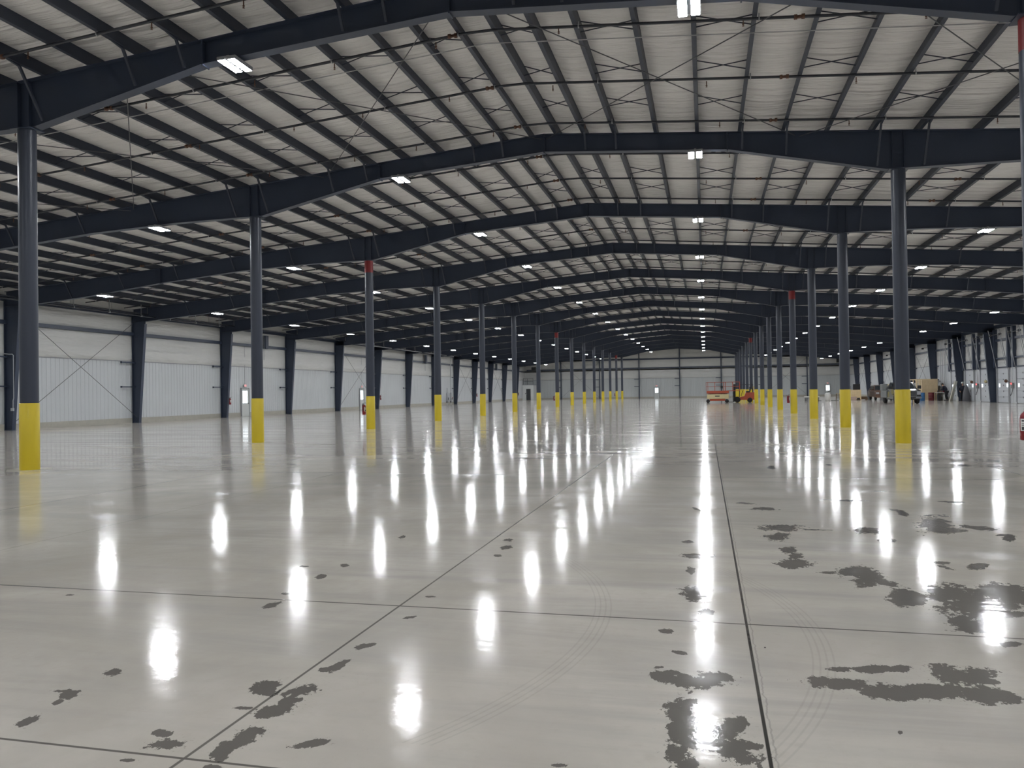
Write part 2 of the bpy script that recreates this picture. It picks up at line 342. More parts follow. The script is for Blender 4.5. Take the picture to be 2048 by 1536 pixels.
xs = [-34.6, NX0, NX1, 25.4]; ys = [YB-.2, NY0, NY1, YE+.2]
for i in range(3):
    for j in range(3):
        mb.cur = 1 if (i == 1 and j == 1) else 0
        a, b, c, d = (xs[i], ys[j]), (xs[i+1], ys[j]), (xs[i+1], ys[j+1]), (xs[i], ys[j+1])
        mb.add([(*a,0),(*b,0),(*c,0),(*d,0)], [(0,1,2,3)])
mb.cur = 0
mb.box(xs[0], xs[3], ys[0], ys[3], -.3, -.004)
struct(mb.build('floor', [floor_material('polished_concrete', False), floor_material('polished_concrete_wet', True)]))

# ------------------------------------------------------------------ roof
OFFS = [.40, 1.24, 2.15, 3.37, 4.55, 5.73, 6.91, 8.09, 9.27, 10.45] + [11.95 + 1.5*k for k in range(12)]
PURX = sorted([XR0 - o - .06 for o in OFFS] + [XR0 + o for o in OFFS])
DECK = PD
mb = MB()
prof = []            # white lining sagging between the purlins
xsall = [XWL - .1] + PURX + [XWR + .1]
for a, b in zip(xsall[:-1], xsall[1:]):
    for t in (0, .12, .3, .5, .7, .88):
        x = a + (b-a)*t; prof.append((x, ztop(x) + DECK - .05*math.sin(PI*t)**.8 * min(1, (b-a))))
prof.append((xsall[-1], ztop(xsall[-1]) + DECK))
vs = [(x, YB-.1, z) for x, z in prof] + [(x, YE+.1, z) for x, z in prof]
n = len(prof)
mb.add(vs, [(i, i+1, n+i+1, n+i) for i in range(n-1)], True)
top = [(XWL-.1, ztop(XWL-.1)+DECK+.25), (XR0, HB+DECK+.3), (XWR+.1, ztop(XWR+.1)+DECK+.25)]
vs = [(x, YB-.1, z) for x, z in top] + [(x, YE+.1, z) for x, z in top]
mb.add(vs, [(3,4,1,0), (4,5,2,1)])
mb.add([(*p[:1], YB-.1, p[1]) for p in prof] + [(x, YB-.1, z) for x, z in reversed(top)], [tuple(range(n+3))])
mb.add([(*p[:1], YE+.1, p[1]) for p in prof] + [(x, YE+.1, z) for x, z in reversed(top)], [tuple(range(n+3))])
struct(mb.build('ceiling', INSR))

# ------------------------------------------------------------------ walls
def fold_wall(name, x, side, mt):
    mb = MB(); t = .25
    zt = ztop(x) + DECK + .1
    mb.box(min(x, x+side*t), max(x, x+side*t), YB-.2, YE+.2, 0, zt)
    return struct(mb.build(name, mt))
def ribs(mb, x, side, ya, yb, z0, z1, pitch=.3):
    # ribbed steel sheet in the plane X = x, ribs towards the room
    y = ya; pts = []
    while y < yb - .01:
        for dy, dx in ((0, 0), (.02, .022), (.06, .022), (.08, 0)):
            if y + dy <= yb: pts.append((y+dy, x - side*(.006+dx)))
        y += pitch
    pts.append((yb, x - side*.006))
    n = len(pts)
    vs = [(p[1], p[0], z0) for p in pts] + [(p[1], p[0], z1) for p in pts]
    mb.add(vs, [(i, i+1, n+i+1, n+i) if side < 0 else (i+1, i, n+i, n+i+1) for i in range(n-1)])
LT = 3.76            # top of the liner
# wall blanket bulging between the girts: (distance from the wall plane, height)
BLK_P = [(0, LT), (.05, LT+.05), (.13, LT+.25), (.15, LT+.5), (.08, LT+.8), (.015, LT+1.05), (.08, LT+1.25), (.06, LT+1.5), (.0, LT+1.6), (.0, LT+1.8), (.06, LT+1.95), (.10, LT+2.15), (.07, LT+2.45), (.01, LT+2.75)]
def blanket(parent, axis, mt):
    mb = MB(); n = len(BLK_P)
    if axis == 'far': a, b = XWL, XWR; P = lambda t, d, z: (t, YE - d, z)
    else: a, b = YB, YE; P = lambda t, d, z: ((XWL + d) if axis == 'left' else (XWR - d), t, z)
    prof = BLK_P if axis != 'far' else [(d*.8, z) for d, z in BLK_P[:-1]] + [(.04, 7.0), (.0, 7.28), (0, 7.58), (.06, 7.7), (.07, 8.2), (.03, 9.4)]
    n = len(prof); k = 0; vs = []; t = a; step = 1.143
    cols = []
    while t < b + .01: cols.append(min(t, b)); t += step
    for t in cols:
        pinch = .55 + .45*abs(math.sin((t - Z1)/B*PI)) if axis != 'far' else 1
        if axis == 'right': pinch *= .45
        for d, z in prof: vs.append(P(t, d*pinch + (.012*math.sin(t*2.1+z*3) if d > .02 else 0), z))
    fs = []
    for i in range(len(cols)-1):
        for j in range(n-1):
            q = (i*n+j, (i+1)*n+j, (i+1)*n+j+1, i*n+j+1); fs.append(q if axis != 'left' else q[::-1])
    mb.add(vs, fs, True); mb.build('insulation_blanket', mt, parent)
wl = fold_wall('wall_left', XWL, -1, INSW); blanket(wl, 'left', INSW)
LDOORS = [(53.45, 54.62), (FR(6)+5.35, FR(6)+6.5)]
mb = MB(); y = YB
for a, b in LDOORS + [(YE, YE)]:
    ribs(mb, XWL, -1, y, a, .30, LT); 
    if a < YE: ribs(mb, XWL, -1, a, b, 2.2, LT)
    y = b
mb.build('liner_panel', LINER, wl)
mb = MB(); mb.box(XWL-.02, XWL+.05, YB, YE, LT, LT+.05); mb.build('liner_cap', TRIMG, wl)
mb = MB(); y = YB
for a, b in LDOORS + [(YE, YE)]:
    mb.box(XWL-.05, XWL+.07, y, a, 0, .31); y = b
struct(mb.build('baseboard_left', CURB))

DOORS_R = [(62.0, 64.7), (66.4, 69.1), (70.85, 73.55), (75.2, 77.95), (79.75, 82.4), (84.15, 86.75), (88.8, 91.4)]
for k in range(9): DOORS_R.append((60.3 - 2.75 - 4.4*k*1.0, 60.3 - 4.4*k))
wr = fold_wall('wall_right', XWR, 1, INSW); blanket(wr, 'right', INSW)
mb = MB(); y = YB
for a, b in sorted(DOORS_R):
    if a < YB: continue
    ribs(mb, XWR, 1, y, a, 0.02, LT); y = b
ribs(mb, XWR, 1, y, YE, .30, LT)
mb.build('liner_panel', LINER, wr)
mb = MB(); mb.box(XWR-.05, XWR+.02, 91.6, YE, LT, LT+.05); mb.build('liner_cap', TRIMG, wr)
mb = MB(); mb.box(XWR-.07, XWR+.05, 91.6, YE, 0, .31); struct(mb.build('baseboard_right', CURB))

wf = MB().box(XWL-.2, XWR+.2, YE, YE+.25, 0, HB+DECK+.1).build('wall_far', INSF); struct(wf); blanket(wf, 'far', INSF)
FDOORS = [(-9.42, -8.42), (20.85, 21.85)]
mb = MB()
def ribs_y(mb, y, xa, xb, z0, z1, pitch=.3):
    x = xa; pts = []
    while x < xb - .01:
        for dx, dy in ((0, 0), (.02, .022), (.06, .022), (.08, 0)):
            if x + dx <= xb: pts.append((x+dx, y - .006 - dy))
        x += pitch
    pts.append((xb, y-.006)); n = len(pts)
    vs = [(p[0], p[1], z0) for p in pts] + [(p[0], p[1], z1) for p in pts]
    mb.add(vs, [(i, i+1, n+i+1, n+i) for i in range(n-1)])
x = XWL
for a, b in FDOORS + [(XWR, XWR)]:
    ribs_y(mb, YE, x, a, .30, LT)
    if a < XWR: ribs_y(mb, YE, a, b, 2.2, LT)
    x = b
mb.build('liner_panel', mat('end_wall_liner_steel', (.52, .545, .55), .4), wf)
mb = MB(); mb.box(XWL, XWR, YE-.05, YE+.02, LT, LT+.06); mb.build('liner_cap', TRIMG, wf)
mb = MB(); x = XWL
for a, b in FDOORS + [(XWR, XWR)]:
    mb.box(x, a, YE-.07, YE+.05, 0, .31); x = b
struct(mb.build('baseboard_far', CURB))
struct(MB().box(XWL-.2, XWR+.2, YB-.25, YB, 0, HB+DECK+.1).build('wall_back', INSF))

# ------------------------------------------------------------------ girts, eave struts (continuous dark members on the walls)
def girt(name, x, side, z, h, d, label):
    mb = MB(); a, b = sorted((x - side*.004, x - side*d))
    mb.box(a, b, YB+.02, YE-.02, z, z+.012); mb.box(a, b, YB+.02, YE-.02, z+h-.012, z+h)
    xi = x - side*d; mb.box(*sorted((xi, xi + side*.012)), YB+.02, YE-.02, z+.012, z+h-.012)
    return tag(mb.build(name, NAVY), label, 'steel beam')
girt('wall_girt', XWL, -1, 5.36, .20, .20, 'long dark steel girt running along the left wall above the ribbed panels')
girt('wall_girt', XWR, 1, 5.36, .20, .20, 'long dark steel girt running along the right wall above the overhead doors')
girt('eave_strut', XWL, -1, 6.52, .30, .16, 'dark eave strut running under the roof edge of the left wall')
girt('eave_strut', XWR, 1, 6.52, .30, .16, 'dark eave strut running under the roof edge of the right wall')
for z, lab in ((5.60, 'lower of the two long dark girts crossing the far wall'), (7.30, 'upper of the two long dark girts crossing the far wall')):
    mb = MB(); dx = max(0, (HB - .55 - z)/SL) if z > 6.8 else 99
    xa, xb = max(XWL+.35, XR0-dx), min(XWR-.35, XR0+dx)
    mb.box(xa, xb, YE-.2, YE-.188, z, z+.26); mb.box(xa, xb, YE-.188, YE-.005, z, z+.012); mb.box(xa, xb, YE-.188, YE-.005, z+.248, z+.26)
    tag(mb.build('end_wall_girt', NAVY), lab, 'steel beam')

# ------------------------------------------------------------------ end wall columns
EC = [XR0 + 7.5*k for k in range(-3, 4)]
names = ['leftmost', 'second from the left', 'third from the left', 'central', 'third from the right', 'second from the right', 'rightmost']
for k, x in enumerate(EC):
    t = empty('end_wall_column', (x, YE-.36, 0))
    zt = ztop(x) - .02
    mb = MB(); mb.box(-.09, .09, -.15, -.138, 0, zt); mb.box(-.09, .09, .138, .15, 0, zt); mb.box(-.006, .006, -.138, .138, 0, zt)
    mb.build('column_shaft', NAVY, t)
    for z in (2.25, 3.62):
        mb = MB(); mb.box(-.95, -.092, -.03, .03, z, z+.10); mb.build('bracket_arm', NAVY, t)
    tag(t, 'slim dark steel column against the far wall, the %s one' % names[k], 'column')

# ------------------------------------------------------------------ tapered wall columns
def tapered(side):
    mb = MB(); x0 = 0.0
    # local x: 0 at outer flange, pointing into the room
    s = -side
    H = 6.62
    mb.prism([(0,0),(s*.02,0),(s*.02,H),(0,H)], -.11, .11)
    mb.prism([(s*.44,0),(s*.455,0),(s*.92,H-.55),(s*.905,H-.55)], -.11, .11)
    mb.prism([(s*.02,.0),(s*.44,0),(s*.905,H-.55),(s*.93,H),(s*.02,H)], -.006, .006)
    mb.box(*sorted((0, s*.47)), -.13, .13, 0, .02)
    return mb.mesh('wall_column_shaft', NAVY)
def arm_mesh(side):
    mb = MB(); s = -side
    mb.box(*sorted((s*.12, s*.20)), -1.22, -.008, 0, .07)
    mb.box(*sorted((s*.10, s*.22)), -1.24, -1.22, -.02, .09)
    return mb.mesh('bracket_arm', NAVY)
shaftL, shaftR, armL, armR = tapered(-1), tapered(1), arm_mesh(-1), arm_mesh(1)
for side, sm, am, x, nm in ((-1, shaftL, armL, XWL+.09, 'left'), (1, shaftR, armR, XWR-.09, 'right')):
    for i in range(-1, NF):
        t = empty('tapered_wall_column', (x, FR(i), 0)); link('column_shaft', sm, t)
        if side < 0 or i > 8:
            for z in (2.18, 3.66): link('bracket_arm', am, t, (0, 0, z))
        k = i - (2 if side < 0 else 7)
        if k >= 0: lab = 'dark tapered steel column on the %s wall, %s in view from the camera' % (nm, ORD[k])
        else: lab = 'dark tapered steel column on the %s wall, %s before the first in view' % (nm, ['', 'one', 'two', 'three', 'four', 'five', 'six', 'seven', 'eight'][-k])
        tag(t, lab, 'column', 'tapered columns along the %s wall' % nm)
# conduit drop on nearest left column
t = MB().tube([(-33.65, FR(2)-1.2, 3.82), (-33.65, FR(2)-.16, 3.82), (-33.62, FR(2)-.13, 3.75), (-33.62, FR(2)-.13, 1.62), (-33.66, FR(2)-.13, 1.5), (-33.66, FR(2)-.13, 1.1)], .02).box(-33.74, -33.60, FR(2)-.2, FR(2)-.115, .98, 1.12).build('electrical_conduit', GALV)
tag(t, 'grey conduit dropping to a small box on the nearest left wall column', 'conduit')

# ------------------------------------------------------------------ rafters
def rafter_profile():
    outer = [(0, 8.82), (5.35, 8.82-.055*5.35-.10), (9.55, 7.52), (10.15, 7.52), (12.8, 7.50), (16.2, 7.36), (20.5, 7.0), (24.8, 6.52), (28.5, 6.24), (29.35, 6.24)]
    return outer
RP = rafter_profile()
def rb(off):
    for (a, za), (b, zb) in zip(RP[:-1], RP[1:]):
        if a <= off <= b: return za + (zb-za)*(off-a)/(b-a)
    return RP[-1][1]
LO, RO = XR0 - (XWL+.15), (XWR-.15) - XR0
def clipo(lim):
    r = [p for p in RP if p[0] < lim]; r.append((lim, rb(lim))); return r
left = [(XR0-o, z) for o, z in reversed(clipo(LO))]; right = [(XR0+o, z) for o, z in clipo(RO)[1:]]
bot = left + right
TOPP = [(XR0+RO, ztop(XR0+RO)), (XR0, HB), (XR0-LO, ztop(XR0-LO))]
web = MB(); web.prism(bot + TOPP, -.006, .006)
webm = web.mesh('web', NAVY)
bf = MB()
for (a, za), (b, zb) in zip(bot[:-1], bot[1:]): bf.prism([(a, za), (b, zb), (b, zb-.018), (a, za-.018)], -.12, .12)
bfm = bf.mesh('bottom_flange', NAVY)
tf = MB()
for (a, za), (b, zb) in zip(TOPP[:-1], TOPP[1:]): tf.prism([(a, za), (b, zb), (b, zb-.016), (a, za-.016)], -.12, .12)
tfm = tf.mesh('top_flange', NAVY)
stiffm = {}
for o in (-9.85, 9.85, -5.35, 5.35, 0, -20.5, 20.5):
    x = XR0 + o; s = MB()
    z0, z1 = rb(abs(o)) + .002, ztop(x) - .018
    if abs(o) == 9.85:
        for d in (-.15, .15): s.box(x+d-.006, x+d+.006, -.10, .10, z0, z1)
    else:
        s.box(x-.014, x+.014, -.12, .12, z0 - .05, z1 + .0)
        for zz in (z0 - .045, z1 - .09): s.box(x-.05, x+.05, -.10, -.05, zz+.03, zz+.05).box(x-.05, x+.05, .05, .10, zz+.03, zz+.05)
    stiffm[o] = s.mesh('splice_plate', NAVY)
BRK = [1, 2, 5, 6, 8, 9, 11, 13, 15, 17, 19]
bracem = {}
for k in BRK:
    for sg in (-1, 1):
        x = XR0 + sg*OFFS[k]; zb_ = rb(OFFS[k]) + .03
        zt = ztop(x) + .02; L = min(.75, (zt - zb_)*.72)
        s = MB(); s.bar((x+.03*sg, -L-.35, zt), (x+.03*sg, -L, zt-.05), .05, .05); s.bar((x+.03*sg, -L, zt-.05), (x+.03*sg, -.125, zb_), .05, .05)
        bracem[(k, sg)] = s.mesh('flange_brace', NAVYR)
for i in range(-1, NF):
    y = FR(i); t = empty('roof_rafter', (0, y, 0))
    link('web', webm, t); link('bottom_flange', bfm, t); link('top_flange', tfm, t)
    for o, me in stiffm.items(): link('splice_plate', me, t)
    if i < 9:
        for q, me in bracem.items(): link('flange_brace', me, t)
    lab = 'navy steel rafter spanning the hall, %s' % ('just behind the first rafter in view' if i < 0 else '%s in view from the camera' % ORD[i])
    tag(t, lab, 'roof beam', 'navy steel rafters')

# ------------------------------------------------------------------ purlins with cross bridging
def purlin_mesh(sg):
    mb = MB(); y0, y1 = YB+.02, YE-.02
    mb.box(-.003, .003, y0, y1, .003, PD-.003)
    mb.box(*sorted((-.003*sg, sg*.09)), y0, y1, 0, .003); mb.box(*sorted((.003*sg, -sg*.09)), y0, y1, PD-.003, PD)
    mb.box(*sorted((sg*.09, sg*.087)), y0, y1, .003, .022)
    return mb.mesh('roof_purlin', NAVYR)
pmL, pmR = purlin_mesh(1), purlin_mesh(-1)
brm = {}
def bridging(dx, dz):
    key = (round(dx, 2), round(dz, 3))
    if key not in brm:
        s = MB(); s.bar((.01, 0, .03), (dx-.01, .05, dz+PD-.03), .025, .004, (0, 1, 0)); s.bar((.01, .03, PD-.03), (dx-.01, 0, dz+.03), .025, .004, (0, 1, 0))
        brm[key] = s.mesh('cross_bridging', NAVYR)
    return brm[key]
for sg in (-1, 1):
    for k, o in enumerate(OFFS):
        x = XR0 + sg*o - (.06 if sg < 0 else 0)
        p = bpy.data.objects.new('roof_purlin', pmL if sg < 0 else pmR); COL.objects.link(p); p.location = (x, 0, ztop(x))
        tag(p, 'long dark roof purlin, %s from the ridge on the %s slope' % ('first' if k == 0 else ORD[k], 'left' if sg < 0 else 'right'), 'roof purlin', 'roof purlins')
        if k % 2 == 0 and k+1 < len(OFFS):
            x2 = XR0 + sg*OFFS[k+1] - (.06 if sg < 0 else 0)
            for b in range(0, 6):
                for q in (1, 2, 3):
                    link('cross_bridging', bridging(x2-x, ztop(x2)-ztop(x)), p, (0, FR(b) + B*q/4, 0))

# ------------------------------------------------------------------ sprinkler branch lines
y = 16.25 - 3.048*2; k = 0; lines = []
while y < YE - 1: lines.append(y); y += 3.048
HEADX = [-32, -29, -26, -23, -20, -17, -13.2, -10.3, -8.3, -5.9, -3.2, .5, 3.8, 7.3, 10.4, 13.4, 16.4, 19.4, 22.4]
headm = MB().tube([(0,0,-.03),(0,0,-.12)], .012, 6).lathe([(.012,-.12),(.022,-.125),(.022,-.135),(0,-.14)], 8).bar((-.02,0,-.12),(0,0,-.165),.006,.006).bar((.02,0,-.12),(0,0,-.165),.006,.006).lathe([(.0,-.162),(.024,-.165),(.024,-.168),(0,-.169)], 8).mesh('sprinkler_head', COPP)
cplm = MB().lathe([(.03,-.10),(.05,-.10),(.05,-.04),(.033,-.04),(.033,.04),(.05,.04),(.05,.10),(.03,.10)], 12, axis='x').mesh('pipe_coupling', COPP)
hangm = MB().box(-.012,.012,-.004,.004,.02,.10).lathe([(.036,-.012),(.042,-.012),(.042,.012),(.036,.012)], 10, axis='x').mesh('pipe_hanger', GALV)
for k, y in enumerate(lines):
    zc = lambda x: ztop(x) - .055
    pts = [(XWL+.5, 0, zc(XWL+.5)), (XR0-.3, 0, zc(XR0-.3)), (XR0+.3, 0, zc(XR0+.3)), (XWR-.4, 0, zc(XWR-.4))]
    fi = round((y-Z1)/B)
    if abs(y - FR(fi)) < .2: y = FR(fi) - .25
    o = MB().tube(pts, .032, 8).build('sprinkler_pipe', PIPE, None, (0, y, 0))
    n = k - 2
    tag(o, 'thin dark sprinkler pipe under the purlins, %s' % ('%s before the first in view' % ['two', 'one'][k] if n < 0 else '%s in view from the camera' % ORD[n] if n < 23 else '%s from the far wall' % ORD[len(lines)-1-k]), 'pipe', 'sprinkler branch pipes')
    if n < 12 and n > -2:
        for hx in HEADX: link('sprinkler_head', headm, o, (hx + .35*((k % 3)-1), 0, zc(hx)-.0))
    if n < 8 and n > -2:
        for cx in (-25.2, -19.0, -13.9, XR0+.02 if False else XR0-.55, 1.9, 8.1, 14.4, 20.6): link('pipe_coupling', cplm, o, (cx, 0, zc(cx)))
        for hx in PURX[::3]:
            if abs(y - FR(fi)) > .3: link('pipe_hanger', hangm, o, (hx+.04, 0, zc(hx)))

# ------------------------------------------------------------------ cables and rods in the nearest bay
zc = lambda x: ztop(x) - .03
o = MB().tube([(XWL+.6, 16.95, zc(XWL+.6)), (XR0, 16.95, zc(XR0)), (XWR-.5, 16.95, zc(XWR-.5))], .011, 6).build('support_cable', CABLE)
tag(o, 'thin pale cable crossing the hall just behind the nearest sprinkler pipe', 'cable')
for i0, where in ((0, 'in the nearest roof bay'),):
    for j, (a, b) in enumerate(((0, 7.25), (7.25, 14.6), (14.6, 21.9), (21.9, 29.0))):
        for sg in (-1, 1):
            xa, xb = XR0 + sg*(a+.06), XR0 + sg*(b-.06)
            t = empty('rod_bracing', (0, 0, 0))
            f = lambda x: ztop(x) - .10
            MB().tube([(xa, FR(i0)+.02, f(xa)), (xb, FR(i0+1)-.02, f(xb))], .012, 6).build('brace_rod', ROD, t)
            MB().tube([(xb, FR(i0)+.02, f(xb)-.03), (xa, FR(i0+1)-.02, f(xa)-.03)], .012, 6).build('brace_rod', ROD, t)
            tag(t, 'crossed thin steel rods %s, %s panel %s of the ridge' % (where, 'first' if j == 0 else ORD[j], 'left' if sg < 0 else 'right'), 'brace', 'crossed roof rods')
# wall bracing
for side, bays in ((-1, (2, 6, 10, 12)), (1, (9, 11, 13))):
    x = (XWL + .40) if side < 0 else (XWR - .40)
    for n, b in enumerate(bays):
        t = empty('rod_bracing', (x, FR(b), 0))
        MB().tube([(0, .12, .35), (0, B-.12, 6.25)], .014, 6).build('brace_rod', ROD, t)
        MB().tube([(-.03*side, .12, 6.25), (-.03*side, B-.12, .35)], .014, 6).build('brace_rod', ROD, t)
        tag(t, 'crossed thin steel rods bracing the %s wall, %s cross from the camera' % ('left' if side < 0 else 'right', ORD[n]), 'brace', 'crossed wall rods')
for n, (xa, xb) in enumerate(((EC[0], EC[1]), (EC[5], EC[6]))):
    t = empty('rod_bracing', (0, YE-.30, 0))
    zt = 7.0
    MB().tube([(xa+.12, 0, .35), (xb-.12, 0, zt)], .016, 6).build('brace_rod', ROD, t)
    MB().tube([(xa+.12, -.03, zt), (xb-.12, -.03, .35)], .016, 6).build('brace_rod', ROD, t)
    tag(t, 'crossed thin steel rods on the far wall near its %s end' % ('left' if n == 0 else 'right'), 'brace')

# ------------------------------------------------------------------ interior pipe columns
R = .186
shaft = MB().lathe([(R, 1.40), (R, 7.50)], 32).mesh('column_shaft', COLM)
sleeve = MB().lathe([(R-.01, 1.452), (R+.004, 1.462), (R+.012, 1.45), (R+.012, .0)], 32).mesh('yellow_sleeve', YEL)
redb = MB().lathe([(R+.003, 6.95), (R+.003, 7.49)], 32).mesh('red_band', REDP)
capm = MB().box(-.26, .26, -.22, .22, 7.475, 7.495).mesh('cap_plate', NAVY)
REDS = {('l', 2), ('l', 7), ('l', 13), ('r', 0), ('r', 4), ('r', 9)}
for row, x in (('l', XL), ('r', XRr)):
    for i in range(-1, NF):
        t = empty('steel_pipe_column', (x, FR(i), 0))
        link('column_shaft', shaft, t); link('yellow_sleeve', sleeve, t); link('cap_plate', capm, t)
        red = (row, i) in REDS
        if red: link('red_band', redb, t)
        nm = 'left' if row == 'l' else 'right'
        base = 0 if row == 'l' else 1
        k = i - base
        if k >= 0: where = '%s of the %s row in full view' % (ORD[k], nm) if row == 'r' else '%s of the left row' % ORD[k]
        else: where = 'of the %s row, %s' % (nm, 'cut off by the picture edge' if i == 0 else 'beside the camera before the others')
        tag(t, 'dark round column, yellow sleeve%s, %s' % (' and red top' if red else '', where), 'column', 'yellow sleeved columns')

# ------------------------------------------------------------------ lamps
def lamp_parts():
    h = MB().box(-.21, .21, -.32, .32, .03, .07); h.box(-.03, .03, -.26, .26, .07, .11)
    
    for c in (-.115, .115):      # rims added round the lens to cut its sideways light on the roof
        h.box(c-.085, c-.072, -.33, .33, LZB+LPR, .03); h.box(c+.072, c+.085, -.33, .33, LZB+LPR, .03); h.box(c-.085, c+.085, -.325, -.312, LZB+LPR, .03); h.box(c-.085, c+.085, .312, .325, LZB+LPR, .03)
    hm = h.mesh('housing', HOUS)
    l = MB(); l.box(-.07, .07, -.31, .31, LZB, .012)
    lm = l.mesh('lens', LENS)
    s = MB().tube([(0, -.2, .11), (0, -.2, .27)], .006, 6).tube([(0, .2, .11), (0, .2, .27)], .006, 6)
    return hm, lm, s.mesh('hanger_rod', GALV)
hm, lm, hgm = lamp_parts()
ROWS = [(-28.3, 2, 'outer left'), (-18.15, 1, 'inner left'), (-9.28, 0, 'left of the ridge'), (-.17, 0, 'right of the ridge'), (10.22, 2, 'inner right'), (19.22, 5, 'outer right')]
for x, i0, nm in ROWS:
    for i in range(-2, NF):
        yy = FR(i); fl = rb(abs(x - XR0)) - .018; zz = fl - .115
        t = empty('high_bay_lamp', (x, yy, zz))
        link('housing', hm, t)
        link('lens', lm, t, (-.115, 0, 0)); link('lens', lm, t, (.115, 0, 0))
        hz = fl - zz
        s = MB().tube([(0, -.2, .11), (0, -.2, hz)], .006, 6).tube([(0, .2, .11), (0, .2, hz)], .006, 6).build('hanger_rod', GALV, t)
        k = i - i0
        rown = 'row ' + nm if 'ridge' in nm else nm + ' row'
        if k >= 0: lab = 'bright ceiling lamp in the %s, %s in view from the camera' % (rown, ORD[k])
        else: lab = 'bright ceiling lamp in the %s, %s before the first in view' % (rown, ['', 'one', 'two', 'three', 'four', 'five', 'six', 'seven', 'eight'][-k])
        tag(t, lab, 'lamp', 'ceiling lamps')

# ------------------------------------------------------------------ eave piping along the left wall
o = MB().tube([(-32.6, 24, 6.42), (-32.6, 49, 6.42)], .045, 10).build('sprinkler_main', PIPE)
for y in [25 + 2.6*k for k in range(10)]:
    MB().box(-32.62, -32.58, y-.006, y+.006, 6.46, ztop(-32.6) + (.0)).box(-32.66, -32.54, y-.03, y+.03, 6.37, 6.475).build('pipe_hanger', GALV, o)
tag(o, 'dark main sprinkler pipe hanging along the eave of the left wall', 'pipe')
o = MB().tube([(-33.1, FR(1)+2, 6.62), (-33.1, YE-.6, 6.62)], .035, 10).build('sprinkler_main', PIPE)
for y in [FR(1)+3 + 3.048*k for k in range(38)]:
    MB().box(-33.11, -33.09, y-.006, y+.006, 6.65, ztop(-33.1)).build('pipe_hanger', GALV, o)
tag(o, 'thinner long dark pipe hanging behind the main pipe at the left eave', 'pipe')
o = MB().tube([(-32.2, FR(6), 6.38), (-32.2, FR(9)+3, 6.38)], .05, 10)
o = o.build('sprinkler_main', GALV)
for y in [FR(6)+1 + 3.048*k for k in range(9)]:
    MB().box(-32.21, -32.19, y-.006, y+.006, 6.42, ztop(-32.2)).build('pipe_hanger', GALV, o)
tag(o, 'pale thick pipe hanging near the left eave farther down the hall', 'pipe')

# unit heaters / small dark boxes hanging from the eave girt on the left wall
for y, lab in ((FR(4)+5.6, 'small dark box hanging under the left eave above the nearest exit door'), (FR(8)+6.2, 'small dark box hanging under the left eave before the pipe risers'), (FR(12)+4.2, 'small dark box hanging under the left eave near the far corner')):
    t = empty('junction_cabinet', (-33.95, y, 5.28))
    MB().cbox(-.14, .14, -.22, .22, 0, 1.05, .02).build('cabinet_body', NAVY, t)
    MB().box(-.01, .01, -.3, -.225, -.9, 1.1).build('conduit', GALV, t)
    tag(t, lab, 'cabinet')

# ------------------------------------------------------------------ doors
def man_door(name, n, x, y, axis, wdt, label, pane=True, sign=True, mtl=None, h=2.13):
    """axis 'y': door lies in the plane X=x spanning y..y+wdt, facing +X (left wall); 'x': plane Y=y facing -Y"""
    t = empty('door_%d' % n, (x, y, 0)); struct(t)
    def bx(mb, a, b, d0, d1, z0, z1):
        if axis == 'y': return mb.box(d0, d1, a, b, z0, z1)
        return mb.box(a, b, -d1, -d0, z0, z1)
    f = MB(); bx(f, 0, .055, 0, .10, 0, h+.05); bx(f, wdt-.055, wdt, 0, .10, 0, h+.05); bx(f, .055, wdt-.055, 0, .10, h, h+.05); f.build('door_frame', FRAMG, t)
    l = MB()
    if pane:
        a, b, c, d = .20, wdt-.20, 1.02, h-.18
        bx(l, .06, wdt-.06, .02, .065, .01, c); bx(l, .06, wdt-.06, .02, .065, d, h-.01); bx(l, .06, a, .02, .065, c, d); bx(l, b, wdt-.06, .02, .065, c, d)
    else: bx(l, .06, wdt-.06, .02, .065, .01, h-.01)
    lf = l.build('door_leaf', mtl or DOORW, t)
    if pane:
        g = MB(); bx(g, a, b, .03, .04, c, d); g.build('window_pane', DAY, lf)
        g = MB()
        if name == 'grid':
            for k in range(1, 3): bx(g, a+(b-a)*k/3-.012, a+(b-a)*k/3+.012, .04, .052, c, d)
            for k in range(1, 4): bx(g, a, b, .04, .052, c+(d-c)*k/4-.012, c+(d-c)*k/4+.012)
            g.build('blind', GALV, lf)
    hd = MB(); bx(hd, wdt-.22, wdt-.10, .065, .12, .98, 1.03); hd.build('door_handle', BLK, t)
    if sign:
        s = empty('exit_sign', (x + (.03 if axis == 'y' else wdt/2), y + (wdt/2 if axis == 'y' else -.03), h+.12))
        b1 = MB(); bx(b1, -.16, .16, 0, .06, 0, .2); b1.build('sign_box', WPLA, s)
        b1 = MB(); bx(b1, -.14, .14, .06, .064, .025, .175); b1.build('sign_face', SIGN, s)
        b1 = MB(); bx(b1, -.01, .01, .01, .03, .2, 5.36-h-.12); b1.build('conduit', GALV, s)
        tag(s, label, 'sign')
    return t
man_door('grid', 1, XWL+.03, LDOORS[0][0]+.04, 'y', 1.09, 'red lit exit sign over the nearest door in the left wall')
man_door('p', 2, XWL+.03, LDOORS[1][0]+.04, 'y', 1.07, 'red lit exit sign over the second door in the left wall')
man_door('p', 3, FDOORS[0][0], YE-.02, 'x', 1.0, 'small red lit exit sign over the central far door')
man_door('p', 4, FDOORS[1][0], YE-.02, 'x', 1.0, 'small red lit exit sign over the far door on the right')

